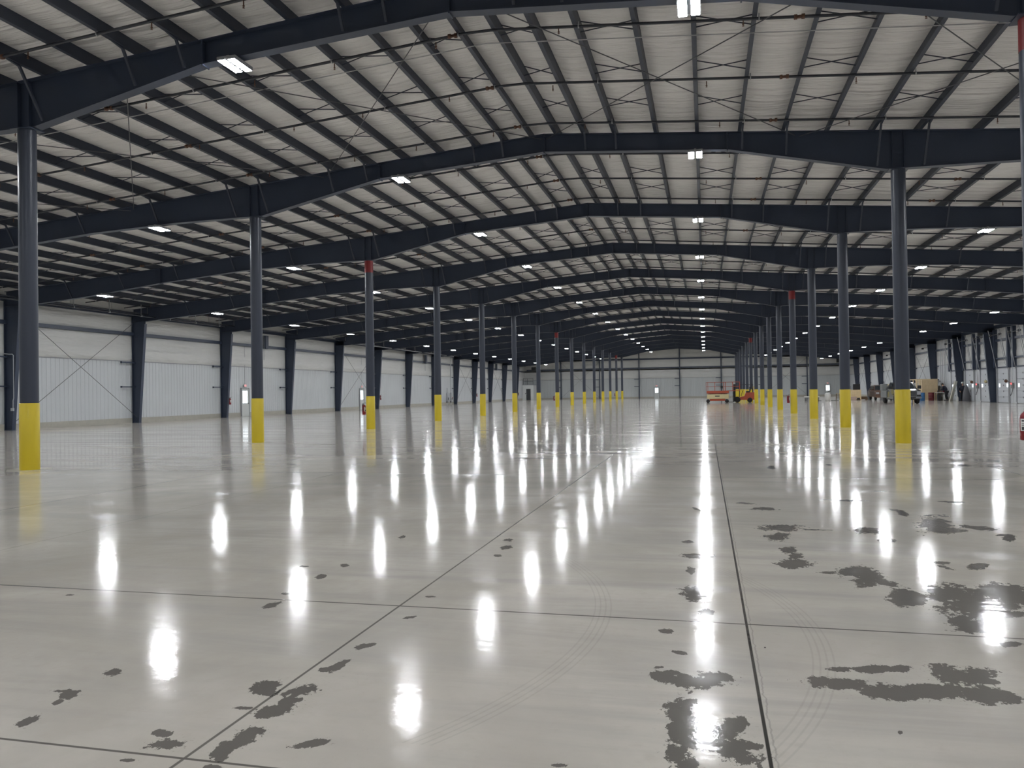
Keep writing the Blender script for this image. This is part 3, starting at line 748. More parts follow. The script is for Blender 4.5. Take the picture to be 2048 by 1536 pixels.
# ------------------------------------------------------------------ overhead doors on the right wall
DH = 3.03
def overhead(n, ya, yb):
    t = empty('door_%d' % n, (XWR, ya, 0)); struct(t); wdt = yb - ya; s = -1
    mb = MB()
    for k in range(6):
        z0 = .02 + k*DH/6; mb.cbox(-.075, -.03, .05, wdt-.05, z0+.006, z0+DH/6-.004, .012)
    p = mb.build('door_panel', DOORO, t)
    for a in (.30, wdt-.62):
        MB().box(-.082, -.076, a, a+.34, 1.36, 1.66).build('window_pane', DAY, p)
    hn = MB()
    for k in range(1, 6): hn.box(-.095, -.076, wdt/2-.04, wdt/2+.04, k*DH/6-.06, k*DH/6+.06)
    hn.build('hinge', DKG, p)
    MB().box(-.10, .0, -.02, .05, 0, DH).box(-.10, .0, wdt-.05, wdt+.02, 0, DH).build('door_jamb', GALV, t)
    MB().box(-.16, -.006, -.30, wdt+.30, DH, DH+.10).build('header', NAVY, t)
    mb = MB()
    for a in (-.36, wdt+.06): mb.box(-.30, -.03, a, a+.30, DH+.0, 6.45)
    mb.build('framing_post', NAVY, t)
    mb = MB(); mb.box(-.20, -.03, .0, wdt, LT+.02, LT+.16); mb.build('lintel', NAVY, t)
    tr = MB()
    for a in (.02, wdt-.06): tr.tube([(-.14, a, .1), (-.14, a, DH-.2), (-.24, a, DH+.3), (-.78, a, 6.35)], .028, 6)
    tr.build('door_track', GALV, t)
    tr = MB()
    for a in (.30,):
        tr.tube([(-.26, a, DH+.2), (-.76, a, 6.3)], .018, 6)
        for k in range(5): zz = DH + .6 + k*.6; xx = -.26 - .5*(zz-DH-.2)/3.1; tr.bar((xx, .04, zz), (xx, a, zz), .02, .02)
    tr.build('track_stay', GALV, t)
    sp = MB().tube([(-.66, -.1, 5.9), (-.66, wdt+.1, 5.9)], .03, 8)
    sp.lathe([(.10, -.16), (.11, -.1), (.11, .1), (.10, .16)], 14, (-.66, .3, 5.9), 'y'); sp.lathe([(.10, -.16), (.11, -.1), (.11, .1), (.10, .16)], 14, (-.66, wdt-.3, 5.9), 'y')
    sp.build('spring_shaft', DKG, t)
    return t
n = 5
for a, b in DOORS_R:
    if a < YB: continue
    overhead(n, a, b); n += 1
# controls between the overhead doors
def controls(y, red, label):
    t = empty('dock_control', (XWR-.03, y, 1.25))
    MB().cbox(-.16, 0, -.17, .17, 0, .46, .015).build('control_box', DKG if not red else GREYP, t)
    MB().tube([(-.08, 0, .46), (-.08, 0, 2.3)], .02, 8).tube([(-.08, .0, 0), (-.08, .0, -.5)], .014, 8).build('conduit', GALV, t)
    if red:
        MB().lathe([(.0, -.06), (.075, -.05), (.09, 0)], 14, (-.16, 0, .40), 'x').build('signal_lens', REDL, t)
        mb = MB(); mb.tube([(-.10, -.06, 0), (-.16, -.1, -.3), (-.2, .05, -.55), (-.16, .22, -.62), (-.08, .3, -.5)], .022, 8); mb.build('cable_loop', RUB, t)
    mb = MB(); mb.bar((-.16, -.12, .46), (-.62, -.34, .60), .03, .03); mb.lathe([(0, -.12), (.05, -.1), (.13, .02), (.14, .06), (0, .05)], 12, (-.66, -.36, .62), 'y'); mb.build('lamp_arm', COPP if red else CREAM, t)
    tag(t, label, 'control box')
controls(74.42, True, 'wall control with glowing red light beside the nearest overhead door at right')
controls(79.35, False, 'grey wall control with folded lamp arm beside the tapered right column')
controls(83.2, True, 'wall control with glowing red light and hanging cable, farther of the two')
controls(70.2, True, 'wall control with red light, just right of the picture edge')

# conduits running down the right wall beside the wooden enclosure
for k, y in enumerate((93.0, 93.5, 94.1, 94.8)):
    o = MB().tube([(XWR-.19, y, .9), (XWR-.19, y, 6.3)], .03, 6).build('electrical_conduit', GALV)
    tag(o, 'thin vertical conduit on the right wall above the work table, %s from the camera' % ORD[k], 'conduit', 'vertical conduits above the table')
# space heaters / units high on the right wall and far right corner
for (x, y, z, lab) in ((24.35, FR(7)+1.3, 6.0, 'grey unit heater hanging at the right eave beside the nearest tapered column'), (23.25, YE-.62, 5.98, 'dark vented unit heater hung on the far wall near the right corner'), (-32.2, YE-1.6, 5.6, 'dark unit heater hung near the far left corner')):
    t = empty('unit_heater', (x, y, z))
    MB().cbox(-.42, .42, -.30, .30, 0, .72, .03).build('heater_body', GREYP if x > 24 else DKG, t)
    mb = MB()
    for k in range(7): mb.box(-.36, .36, -.33, -.305, .06+.09*k, .10+.09*k)
    mb.build('louvre', BLK, t)
    MB().box(-.3, -.28, -.01, .01, .72, ztop(x)+PD-.03-z).box(.28, .3, -.01, .01, .72, ztop(x)+PD-.03-z).build('hanger_rod', GALV, t)
    tag(t, lab, 'heater')
# tall downlights hanging on the right wall bays (small black brackets)
for k, y in enumerate((FR(9)+4, FR(11)+4.4)):
    o = MB().box(XWR-.5, XWR-.02, y-.04, y+.04, 5.95, 6.0).cbox(XWR-.62, XWR-.40, y-.12, y+.12, 5.80, 5.98).build('wall_fan', BLK)
    tag(o, 'small black fixture on a bracket high on the right wall, %s one' % ('nearer' if k == 0 else 'farther'), 'fixture')

# ------------------------------------------------------------------ fire extinguishers
def extinguisher(loc, rz, label, hs=-1):
    t = empty('fire_extinguisher', loc, rz)
    c = MB().lathe([(0, .0), (.070, .0), (.078, .012), (.078, .36), (.070, .40), (.045, .435), (.022, .45), (.020, .47)], 24).build('cylinder', EXTR, t)
    mb = MB(); n = 14
    vs = []; 
    for k in range(n+1):
        a = -PI/2 - 1.05 + 2.1*k/n
        vs += [(.0788*math.cos(a), .0788*math.sin(a), .15), (.0788*math.cos(a), .0788*math.sin(a), .345)]
    mb.add(vs, [(2*k, 2*k+2, 2*k+3, 2*k+1) for k in range(n)], True); mb.build('paper_label', WLAB, c)
    mb = MB(); vs = []
    for z0, z1 in ((.300, .325), (.262, .27), (.235, .243), (.165, .215)):
        o0 = len(mb.v); vs = []
        for k in range(7):
            a = -PI/2 - .75 + 1.5*k/6; vs += [(.0795*math.cos(a), .0795*math.sin(a), z0), (.0795*math.cos(a), .0795*math.sin(a), z1)]
        mb.add(vs, [(2*k, 2*k+2, 2*k+3, 2*k+1) for k in range(6)], True)
    mb.build('label_print', DKG, c)
    mb = MB(); a0 = -PI/2 - .75
    tri = [(a0-.35, .070), (a0-.35, .125), (a0+.45, .098)]
    mb.add([(.0792*math.cos(a), .0792*math.sin(a), z) for a, z in tri], [(0, 2, 1)]); mb.build('arrow_mark', WLAB, c)
    v = MB().lathe([(.024, .46), (.026, .50), (.018, .52), (.0, .525)], 14).box(-.014, .014, -.02, .02, .50, .53).build('valve', GALV, t)
    MB().bar((0, -.01, .52), (0, -.13, .555), .022, .008).bar((0, -.01, .505), (0, -.12, .50), .022, .008).build('lever', BLK, t)
    MB().lathe([(.0, -.012), (.018, -.012), (.018, .012), (0, .012)], 12, (.03, 0, .495), 'x').build('gauge', WLAB, t)
    MB().tube([(hs*.02, 0, .49), (hs*.075, -.005, .485), (hs*.098, 0, .43), (hs*.10, 0, .30), (hs*.098, 0, .18)], [.010, .010, .010, .010, .016], 8).build('hose', BLK, t)
    MB().box(-.02, .02, .07, .082, .1, .5).box(-.03, .03, .0, .08, .415, .43).build('wall_bracket', BLK, t)
    tag(t, label, 'fire extinguisher')
    return t
extinguisher((XRr-.265, FR(0)-.15, .655), -.25, 'red fire extinguisher with white label at the right picture edge', 1)
extinguisher((XL-.32, FR(2), .64), -PI/2+PI, 'red fire extinguisher on the left side of the third left column')
extinguisher((XRr-.32, FR(4), .64), PI/2, 'red fire extinguisher on the fourth column of the right row')
extinguisher((XL-.32, FR(7), .64), PI/2, 'small distant fire extinguisher on the eighth left column')
extinguisher((XL-.32, FR(13), .64), PI/2, 'tiny distant fire extinguisher near the end of the left row')
for k, i in enumerate((4, 7, 11, 14)):
    extinguisher((XWL+.78, FR(i), .95), PI/2, 'dark red extinguisher on a tapered column of the left wall, %s from the camera' % ORD[k])

# ------------------------------------------------------------------ pipe risers on the left wall
for k, (y, dx) in enumerate(((102.0, 0), (103.6, 0))):
    t = empty('sprinkler_riser', (XWL+.38, y, 0))
    MB().tube([(0, 0, .0), (0, 0, 2.25 if k == 0 else 6.5)], .055, 10).build('riser_pipe', GALV, t)
    MB().lathe([(.0, .3), (.13, .32), (.16, .5), (.16, 1.45), (.12, 1.6), (.055, 1.65)], 18).build('riser_body', GALV, t)
    MB().lathe([(.09, -.25), (.09, .25)], 12, (0, 0, .35), 'y').lathe([(.1, -.05), (.1, .05)], 12, (.14, 0, .75), 'x').build('valve_fitting', DKG, t)
    MB().tube([(.25, -.2, .9), (.16, 0, .9)], .012, 6).lathe([(.09, -.015), (.11, 0), (.09, .015)], 14, (.26, -.2, .9), 'x').build('hand_wheel', REDP if k else DKG, t)
    tag(t, 'grey sprinkler riser by the left wall, %s' % ('shorter and nearer of the pair' if k == 0 else 'taller and farther of the pair'), 'pipe riser')

# ------------------------------------------------------------------ small room in the far left corner
t = empty('corner_room', (-35.0, 0, 0))
rx0, rx1, ry = XWL, -32.2 + 35.0 - 35.0, 148.6
t.location = (0, 0, 0)
MB().box(XWL+.06, -32.05, ry, ry+.12, 0, 2.86).box(-32.17, -32.05, ry+.12, YE-.12, 0, 2.86).build('room_wall', mat('white_room_wall', (.80, .81, .80), .45), t)
MB().box(XWL+.04, -31.98, ry-.06, YE-.12, 2.86, 2.96).build('room_roof', TRIMG, t)
dd = MB().box(-33.45, -32.6, ry-.03, ry-.002, 0, 2.13).build('door', DOORD, t)
MB().box(-33.38, -33.30, ry-.07, ry-.03, 1.0, 1.04).build('handle', GALV, dd)
MB().box(-33.66, -33.56, ry-.03, ry-.002, 1.15, 1.35).build('switch_box', BLK, t)
mb = MB()
for x in (-34.0, -33.2, -32.1): mb.box(x-.03, x+.03, ry, ry+.05, 2.96, 4.15)
for z in (3.5, 4.1): mb.box(-34.0, -32.07, ry, ry+.05, z, z+.05)
mb.build('guard_rail', DKG, t)
tag(t, 'small white room with a dark door in the far left corner', 'room')

# ------------------------------------------------------------------ wheels and vehicles
def wheel(parent, x, y, r, wd, axis='x', rim=GALV, name='wheel'):
    mb = MB(); mb.lathe([(r*.55, -wd/2), (r*.92, -wd/2), (r, -wd*.3), (r, wd*.3), (r*.92, wd/2), (r*.55, wd/2)], 24, (x, y, r), axis)
    o = mb.build(name, RUB, parent)
    MB().lathe([(0, -wd*.38), (r*.3, -wd*.40), (r*.56, -wd*.46), (r*.56, wd*.46), (r*.3, wd*.40), (0, wd*.38)], 20, (x, y, r), axis).build('hub', rim, o)
    return o

# scissor lift, side on
t = empty('scissor_lift', (.05, 92.1, 0))
for x in (.24, 2.30):
    for y in (.12, .98): wheel(t, x, y, .205, .16, 'y', CREAM)
MB().cbox(.42, 2.12, .10, 1.0, .22, .48, .03).build('chassis', ORANGE, t)
MB().cbox(.12, 2.50, .06, 1.04, .46, .98, .03).build('body', CREAM, t)
mb = MB()
for s in (-1, 1):
    mb.bar((.25, .55+s*.36, 1.0 if s > 0 else 1.08), (2.35, .55+s*.36, 1.08 if s > 0 else 1.0), .05, .06)
mb.build('scissor_arm', DKG, t)
MB().cbox(.08, 2.52, .0, 1.1, 1.06, 1.36, .02).build('platform', ORANGE, t)
MB().cbox(2.3, 3.72, .06, 1.04, 1.30, 1.38, .015).build('deck_extension', ORANGE, t)
mb = MB()
for y in (.03, 1.07):
    for z in (1.85, 2.33): mb.tube([(.04, y, z), (3.70, y, z)], .022, 8)
    for x in (.04, .24, 1.0, 1.98, 2.16, 2.95, 3.70): mb.tube([(x, y, 1.36), (x, y, 2.33)], .022, 8)
for z in (1.85, 2.33):
    for x in (.04, 3.70): mb.tube([(x, .03, z), (x, 1.07, z)], .022, 8)
mb.build('guard_rail', ORANGE, t)
cb = MB().cbox(1.62, 1.86, -.10, .02, 1.62, 1.92, .02).build('control_box', BLK, t)
MB().tube([(1.74, -.04, 1.92), (1.74, -.04, 2.02)], .02, 8).build('joystick', BLK, cb)
mb = MB()
for x in (2.56, 2.78): mb.bar((x, .2, .2), (x, .2, 1.3), .03, .03)
for k in range(5): mb.bar((2.56, .2, .3+.22*k), (2.78, .2, .3+.22*k), .025, .025)
mb.build('ladder', GALV, t)
MB().box(1.0, 1.5, .05, .058, .70, .82).build('panel_mark', BLK, t)
tag(t, 'orange and cream scissor lift parked side-on in front of the far columns', 'scissor lift')

# forklift facing left
t = empty('forklift', (2.75, 93.5, 0))
mb = MB()
for y in (.25, .95):
    mb.bar((.42, y, .08), (.42, y, 2.08), .10, .09); mb.bar((.55, y, .08), (.55, y, 2.0), .08, .09)
for z in (.35, 1.1, 2.0): mb.box(.38, .58, .25, .95, z, z+.09)
mb.tube([(.5, .6, .2), (.5, .6, 1.95)], .05, 8)
mb.build('mast', BLK, t)
mb = MB(); mb.box(.30, .37, .15, 1.05, .15, .25); mb.box(.30, .37, .15, 1.05, .5, .6)
for y in (.2, .42, .64, .86, 1.0): mb.box(.30, .36, y-.015, y+.015, .6, 1.25)
mb.box(.30, .36, .15, 1.05, 1.22, 1.27); mb.build('carriage', DKG, t)
for y in (.3, .85):
    MB().box(-.62, .36, y-.06, y+.06, .04, .085).box(.30, .36, y-.06, y+.06, .04, .6).build('fork', BLK, t)
MB().prism([(.75, .28), (2.75, .28), (2.85, .5), (2.85, 1.05), (2.65, 1.15), (1.75, 1.12), (1.55, .72), (1.0, .58), (.75, .62)], .08, 1.12, 'xz').build('body', ORANGE, t)
MB().cbox(2.62, 3.0, .06, 1.14, .30, 1.08, .06).build('counterweight', ORANGE, t)
for y in (.12, 1.08): wheel(t, .78, y, .33, .22, 'y', DKG); wheel(t, 2.15, y, .27, .18, 'y', DKG)
mb = MB()
for y in (.14, 1.06):
    mb.tube([(1.0, y, .6), (1.12, y, 2.02)], .028, 8); mb.tube([(2.5, y, 1.1), (2.42, y, 2.02)], .028, 8)
mb.box(1.05, 2.52, .10, 1.10, 2.0, 2.05)
for k in range(5): mb.box(1.1+.3*k, 1.14+.3*k, .1, 1.1, 2.05, 2.08)
mb.build('overhead_guard', BLK, t)
se = MB().cbox(1.75, 2.2, .35, .85, 1.12, 1.28, .04).build('seat', BLK, t)
MB().cbox(2.12, 2.26, .35, .85, 1.26, 1.75, .04).build('seat_back', BLK, se)
MB().tube([(1.2, .6, .7), (1.38, .6, 1.30)], .03, 8).lathe([(.13, -.015), (.16, 0), (.13, .015)], 16, (1.38, .6, 1.32)).build('steering_wheel', BLK, t)
MB().lathe([(.11, 1.25), (.13, 1.3), (.13, 1.75), (.1, 1.82)], 16, (2.62, .6, 0)).build('gas_cylinder', CREAM, t)
tag(t, 'orange and black forklift parked behind the scissor lift', 'forklift')

# pickup truck facing the camera
t = empty('pickup_truck', (17.38, 76.0, 0))
W = .99
def body_slice(mb, prof, x0, x1): mb.prism(prof, x0, x1, 'yz')
mb = MB()   # cab and hood (y forward = away from camera)
hood = [(0.10, .50), (.04, .95), (.12, 1.20), (1.25, 1.30), (1.85, 1.90), (3.35, 1.93), (3.65, 1.35), (3.75, 1.30), (3.75, .45), (.2, .42)]
def tapered_body(mb, prof, w0, w1, z0, z1):
    n = len(prof); vs = []
    for s in (-1, 1):
        for (y, z) in prof:
            f = 0 if z < z0 else min(1, (z - z0)/(z1 - z0)); vs.append((s*(w0 + (w1-w0)*f), y, z))
    fs = [tuple(range(n)), tuple(range(2*n-1, n-1, -1))]
    for i in range(n): j = (i+1) % n; fs.append((j, i, n+i, n+j))
    mb.add(vs, fs)
tapered_body(mb, hood, W, .80, 1.25, 1.93)
mb.build('cab', TRUCKP, t)
MB().add([(-.80, 1.27, 1.33), (.80, 1.27, 1.33), (.70, 1.80, 1.87), (-.70, 1.80, 1.87)], [(0, 1, 2, 3)]).build('windscreen', GLASSD, t)
o = MB()
for s in (-1, 1):
    o.add([(s*.985, 1.75, 1.36), (s*.985, 3.3, 1.36), (s*.86, 3.2, 1.82), (s*.86, 2.0, 1.82)], [(0, 1, 2, 3) if s > 0 else (3, 2, 1, 0)])
o.build('side_window', GLASSD, t)
g = MB().cbox(-.62, .62, -.02, .06, .70, 1.12, .03).build('grille', BLK, t)
mb = MB()
for z in (.74, .86, .98, 1.09): mb.box(-.64, .64, -.05, -.02, z-.022, z+.022)
mb.box(-.66, -.62, -.05, .0, .70, 1.12); mb.box(.62, .66, -.05, .0, .70, 1.12); mb.build('grille_bar', CHROME, g)
MB().lathe([(.0, -.02), (.09, -.02), (.09, .0)], 18, (0, -.05, .92), 'y').build('badge', BLK, g)
for s in (-1, 1):
    MB().cbox(min(s*.66, s*.98), max(s*.66, s*.98), -.02, .08, .80, 1.10, .03).build('headlamp', HLIT, t)
    MB().cbox(min(s*1.04, s*1.34), max(s*1.04, s*1.34), 1.30, 1.40, 1.32, 1.62, .03).bar((s*.98, 1.4, 1.36), (s*1.1, 1.36, 1.42), .04, .05).build('wing_mirror', BLK, t)
    wheel(t, s*.86, .85, .40, .28, 'x', CHROME); wheel(t, s*.86, 5.15, .40, .28, 'x', CHROME)
    MB().box(s*.97-.04, s*.97+.04, .38, 1.32, .82, .90).build('wheel_arch', BLK, t)
MB().cbox(-1.02, 1.02, -.14, .14, .46, .66, .04).build('bumper', CHROME, t)
MB().box(-.55, .55, -.15, -.13, .50, .60).build('air_intake', BLK, t)
MB().box(-.9, .9, .12, 5.9, .36, .5).build('chassis', BLK, t)
# service body with load
MB().cbox(-1.04, -.60, 3.8, 6.3, .52, 1.18, .03).cbox(.60, 1.04, 3.8, 6.3, .52, 1.18, .03).box(-.6, .6, 3.8, 6.3, .5, .72).build('service_body', GREYP, t)
MB().cbox(-1.06, -.58, 5.4, 6.4, 1.19, 1.80, .03).build('tool_locker', GREYP, t)
tag(t, 'black pickup truck with chrome grille, half hidden behind a yellow column', 'truck')
o = MB().cbox(-.55, .45, -.7, .7, 0, .75, .06).build('load_bundle', BLK, None, (17.28, 81.1, .725)); tag(o, 'dark covered load in the bed of the black truck', 'load')
o = MB().cbox(-.42, .42, -.42, .42, 0, .30, .03).build('cream_box', CREAM, None, (17.23, 81.1, 1.477)); tag(o, 'cream box on top of the load in the black truck', 'box')
o = MB().cbox(-.16, .16, -.12, .12, 0, .28, .03).tube([(-.1, 0, .28), (.1, .05, .5)], .03, 6).build('power_tool', DKG, None, (16.56, 80.1, 1.182)); tag(o, 'dark tool standing on the side locker of the truck', 'tool')

# bronze car facing the camera, further back
t = empty('parked_car', (20.0, 98.4, 0))
prof = [(.06, .38), (.0, .62), (.06, .92), (.25, 1.04), (1.15, 1.16), (1.85, 1.70), (2.1, 1.76), (3.6, 1.72), (4.3, 1.15), (4.55, 1.05), (4.6, .40)]
mb = MB(); tapered_body(mb, prof, .98, .72, 1.05, 1.76); mb.build('body', BROWN, t)
MB().add([(-.86, 1.16, 1.19), (.86, 1.16, 1.19), (.70, 1.80, 1.69), (-.70, 1.80, 1.69)], [(0, 1, 2, 3)]).build('windscreen', GLASSD, t)
mb = MB()
for s in (-1, 1): mb.add([(s*.955, 1.5, 1.2), (s*.955, 3.85, 1.2), (s*.79, 3.4, 1.62), (s*.79, 2.05, 1.62)], [(0, 1, 2, 3) if s > 0 else (3, 2, 1, 0)])
mb.build('side_window', GLASSD, t)
MB().cbox(-.55, .55, -.03, .05, .58, .86, .03).build('grille', BLK, t)
MB().cbox(-.98, .98, -.08, .10, .30, .52, .04).build('bumper', BROWN, t)
for s in (-1, 1):
    MB().cbox(min(s*.60, s*.94), max(s*.60, s*.94), -.03, .10, .72, .92, .03).build('headlamp', HLIT, t)
    MB().cbox(min(s*.98, s*1.14), max(s*.98, s*1.14), 1.35, 1.45, 1.12, 1.26, .02).build('wing_mirror', BROWN, t)
    wheel(t, s*.84, .88, .34, .22, 'x', GALV); wheel(t, s*.84, 3.7, .34, .22, 'x', GALV)
tag(t, 'bronze car parked facing forward behind the black truck', 'car')

# ------------------------------------------------------------------ stacked materials, right background
t = empty('timber_crate', (16.85, 101.2, 0))
MB().box(0, 1.12, 0, .03, .12, 1.20).box(0, 1.12, .87, .9, .12, 1.20).box(0, .03, .03, .87, .12, 1.2).box(1.09, 1.12, .03, .87, .12, 1.2).box(.03, 1.09, .03, .87, .12, .15).build('crate_side', WOOD, t)
MB().box(-.03, 1.15, -.03, .93, 1.2, 1.23).build('crate_lid', WOOD, t)
mb = MB()
for x in (0, .5, 1.03): mb.box(x, x+.09, -.025, 0, 0.0, 1.19)
mb.box(0, 1.12, -.02, 0, .62, .70); mb.build('crate_batten', WOOD, t)
MB().box(.03, 1.09, .1, .8, 0, .12).build('skid', WOODD, t)
MB().box(.66, .98, -.028, -.004, .10, .28).build('slot_shade', BLK, t)  # black plate on the crate face, standing in for the shade in a hole
tag(t, 'pale wooden crate standing on the floor right of the second right column', 'crate')
t = empty('equipment_cabinet', (18.05, 104.6, 0))
MB().cbox(-.42, .42, -.3, .3, .0, 1.15, .03).build('cabinet_body', DKG, t); MB().cbox(-.40, .42, -.06, .06, 1.22, 1.92, .02).build('screen', BLK, t); MB().box(-.05, .05, -.05, .05, 1.15, 1.22).build('stand', BLK, t)
tag(t, 'dark cabinet with a black screen on top, behind the pale crate', 'cabinet')
t = empty('tool_stand', (17.0, 104.4, 0))
MB().cbox(-.38, .30, -.25, .25, 1.15, 1.70, .03).build('stand_head', CLOTHN, t)
mb = MB(); 
for a in (-.3, .3): mb.bar((a*1.3, -.2, 0), (a*.4, 0, 1.15), .04, .04); mb.bar((a*1.3, .2, 0), (a*.4, 0, 1.15), .04, .04)
mb.build('stand_leg', GALV, t)
tag(t, 'dark boxy equipment on splayed legs behind the left side of the crate', 'equipment')

t = empty('timber_stack', (18.55, 102.3, 0))
mb = MB()
for r in range(3):
    for k in range(4): mb.box(-.85 + .03*r, .38 - .05*r, .02+.21*k, .21+.21*k, .06+.12*r, .17+.12*r)
mb.build('timber', WOODD, t); MB().box(-.5, -.4, 0, .85, 0, .06).box(.2, .3, 0, .85, 0, .06).build('bearer', WOODD, t)
tag(t, 'low stack of dark weathered timbers between the crate and the bronze car', 'timber')
o = MB().cbox(-.34, .34, -.26, .26, 0, .42, .05).build('cardboard_box', mat('pinkish_cardboard', (.45, .34, .29), .8), None, (16.95, 100.4, 0)); tag(o, 'pinkish box on the floor before the left side of the pale crate', 'box')

t = empty('plastic_tank', (13.62, 96.9, 0))
MB().lathe([(.26, 0), (.31, .03), (.31, .78), (.27, .86), (.10, .92), (.09, .96)], 24).build('tank_body', WPLA, t)
MB().tube([(-.08, 0, .93), (0, 0, 1.03), (.15, -.05, 1.08), (.3, -.1, 1.10)], .03, 8).build('hose', BLK, t)
tag(t, 'white plastic tank with a black hose on top standing on the open floor', 'tank')
t = empty('pallet_stack', (11.35, 97.9, 0))
for k in range(3):
    p = MB()
    for x in (0, .68, 1.36): p.box(x, x+.12, 0, 1.0, .02+.14*k, .11+.14*k)
    for y in (0, .22, .44, .66, .88): p.box(0, 1.48, y, y+.12, .11+.14*k, .13+.14*k)
    p.build('pallet', DKG, t)
MB().cbox(-.03, 1.52, -.03, 1.03, .43, .56, .02).build('white_sheet', WPLA, t)
tag(t, 'low stack of grey pallets topped with a white sheet behind the right columns', 'pallets')
t = empty('cable_drum', (15.55, 99.0, 0))
MB().lathe([(.34, -.20), (.34, -.16), (.14, -.15), (.14, .15), (.34, .16), (.34, .20)], 24, (0, 0, .34), 'x').build('drum', WOODD, t)
MB().lathe([(.25, -.15), (.27, 0), (.25, .15)], 20, (0, 0, .34), 'x').build('cable', BLK, t)
tag(t, 'dark cable drum standing on edge left of the second right column', 'cable drum')
t = empty('work_stool', (15.1, 99.3, 0))
mb = MB()
for x in (-.17, .17):
    for y in (-.17, .17): mb.bar((x*1.2, y*1.2, 0), (x, y, .80), .04, .04)
mb.box(-.2, .2, -.015, .015, .3, .34); mb.build('stool_leg', WOODD, t); MB().cbox(-.2, .2, -.2, .2, .80, .85, .02).build('seat', WOOD, t)
tag(t, 'small wooden stool on the floor left of the dark cable drum', 'stool')
for k, (x, y, w_, d_, lab) in enumerate(((12.7, 98.6, .9, .5, 'thin dark mat on the floor left of the white tank'), (14.5, 97.6, .8, .4, 'thin dark mat on the floor right of the white tank'), (14.9, 98.0, .5, .5, 'white sheet lying on the floor right of the white tank'))):
    o = MB().cbox(-w_/2, w_/2, -d_/2, d_/2, 0, .035, .01).build('floor_mat', BLK if k < 2 else WPLA, None, (x, y, 0)); tag(o, lab, 'mat')

# wooden enclosure against the right wall
t = empty('wooden_enclosure', (22.1, 93.2, 0))
mb = MB(); k = 0; x = .55
while x < 2.0:                      # panelling facing the camera
    mb.box(x, x+.135, 0, .025 + .008*(k % 3), .06, 2.22); x += .14; k += 1
mb.build('panelling', WOODT, t)
mb = MB()
for x in (-.0, .34, 2.0): mb.box(x, x+.09, .03, .12, 0, 2.2)
mb.box(0, 2.09, .0, .12, 2.22, 2.31)
for y in (3.0, 6.0, 9.0): mb.box(0, .09, y, y+.09, 0, 2.2)
for y in (1.5, 4.5, 7.5): mb.box(0, .09, y, y+.05, 0, 2.2)
mb.box(0, .09, .12, 9.1, 2.22, 2.31); mb.box(2.0, 2.09, .12, 9.1, 2.22, 2.31); mb.box(.0, .55, .0, .12, .0, .06); mb.build('stud', WOOD, t)
MB().box(2.02, 2.06, .12, 9.0, 0.0, 2.2).build('side_sheet', WOODT, t)
MB().box(.09, .5, 1.2, 1.24, .05, 1.9).build('inner_board', WPLA, t)
tag(t, 'tan wooden enclosure of upright boards standing near the right wall', 'enclosure')
def drum(x, y, m_, label):
    t = empty('steel_drum', (x, y, 0))
    MB().lathe([(.27, 0), (.285, .02), (.285, .27), (.297, .29), (.285, .31), (.285, .55), (.297, .57), (.285, .59), (.285, .84), (.29, .86), (.27, .86), (.265, .84)], 28).lathe([(0, .84), (.268, .84)], 28).build('drum_body', m_, t)
    MB().lathe([(.03, .84), (.03, .87), (0, .87)], 10, (.15, 0, 0)).build('bung', WPLA, t)
    tag(t, label, 'drum')
drum(22.27, 91.75, BLUEP, 'blue drum standing in front of the tan wooden enclosure')
drum(23.30, 92.3, MARO, 'dark red drum standing by the right end of the wooden enclosure')
t = empty('work_table', (24.05, 92.0, 0))
MB().cbox(-.40, .75, -.45, .35, .80, .86, .012).build('table_top', WPLA, t)
for x in (-.34, .66):
    for y in (-.40, .28): MB().box(x, x+.05, y, y+.05, 0, .80).build('leg', DKG, t)
tag(t, 'white topped work table between the dark red drum and the seated worker side', 'table')
t['label'] = 'white topped work table between the dark red drum and the bending person'
o = MB().cbox(-.17, .17, -.2, .2, 0, .62, .03).build('waste_bin', BLK, None, (23.92, 91.75, 0)); tag(o, 'black bin standing under the left end of the work table', 'bin')
o = MB().lathe([(.10, 0), (.14, .02), (.16, .60), (.17, .62), (.15, .62)], 18).build('bucket', WPLA, None, (24.42, 91.75, 0)); tag(o, 'tall white bucket under the right end of the work table', 'bucket')
o = MB().lathe([(.05, 0), (.06, .02), (.06, .16), (.025, .21), (.025, .25), (0, .25)], 14).build('bottle', BLK, None, (23.82, 91.8, .861)); tag(o, 'small dark bottle standing on the work table', 'bottle')
# leaning board
t = empty('leaning_board', (23.70, 87.15, 0))
mb = MB(); mb.prism([(0, .01), (.09, 0), (.62, 1.98), (.53, 2.0)], -.32, .32, 'xz'); mb.build('board', BOARD, t)
t.rotation_euler = (0, 0, -.6)
MB().prism([(-.012, .3), (-.008, .3), (.13, .8), (.12, .8)], -.2, .05, 'xz').build('cut_out', GREYP, t)
tag(t, 'cream board leaning against the wall side between the two people', 'board')
t['label'] = 'tall cream board leaning at a slant between the two people'
o = MB().lathe([(.09, 0), (.10, .02), (.10, .34), (.05, .42), (.04, .48), (0, .49)], 16).build('water_bottle', WPLA, None, (24.1, 86.1, 0)); tag(o, 'white jug on the floor at the foot of the leaning board', 'jug')
mb = MB(); mb.lathe([(.30, 0), (.34, .1), (.30, .7), (.22, 1.1), (.12, 1.55), (.05, 1.62), (0, 1.63)], 14); 
o = mb.build('covered_bundle', TARPG, None, (24.66, 85.35, 0)); tag(o, 'tall dark grey covered bundle against the wall beside the overhead door', 'bundle')

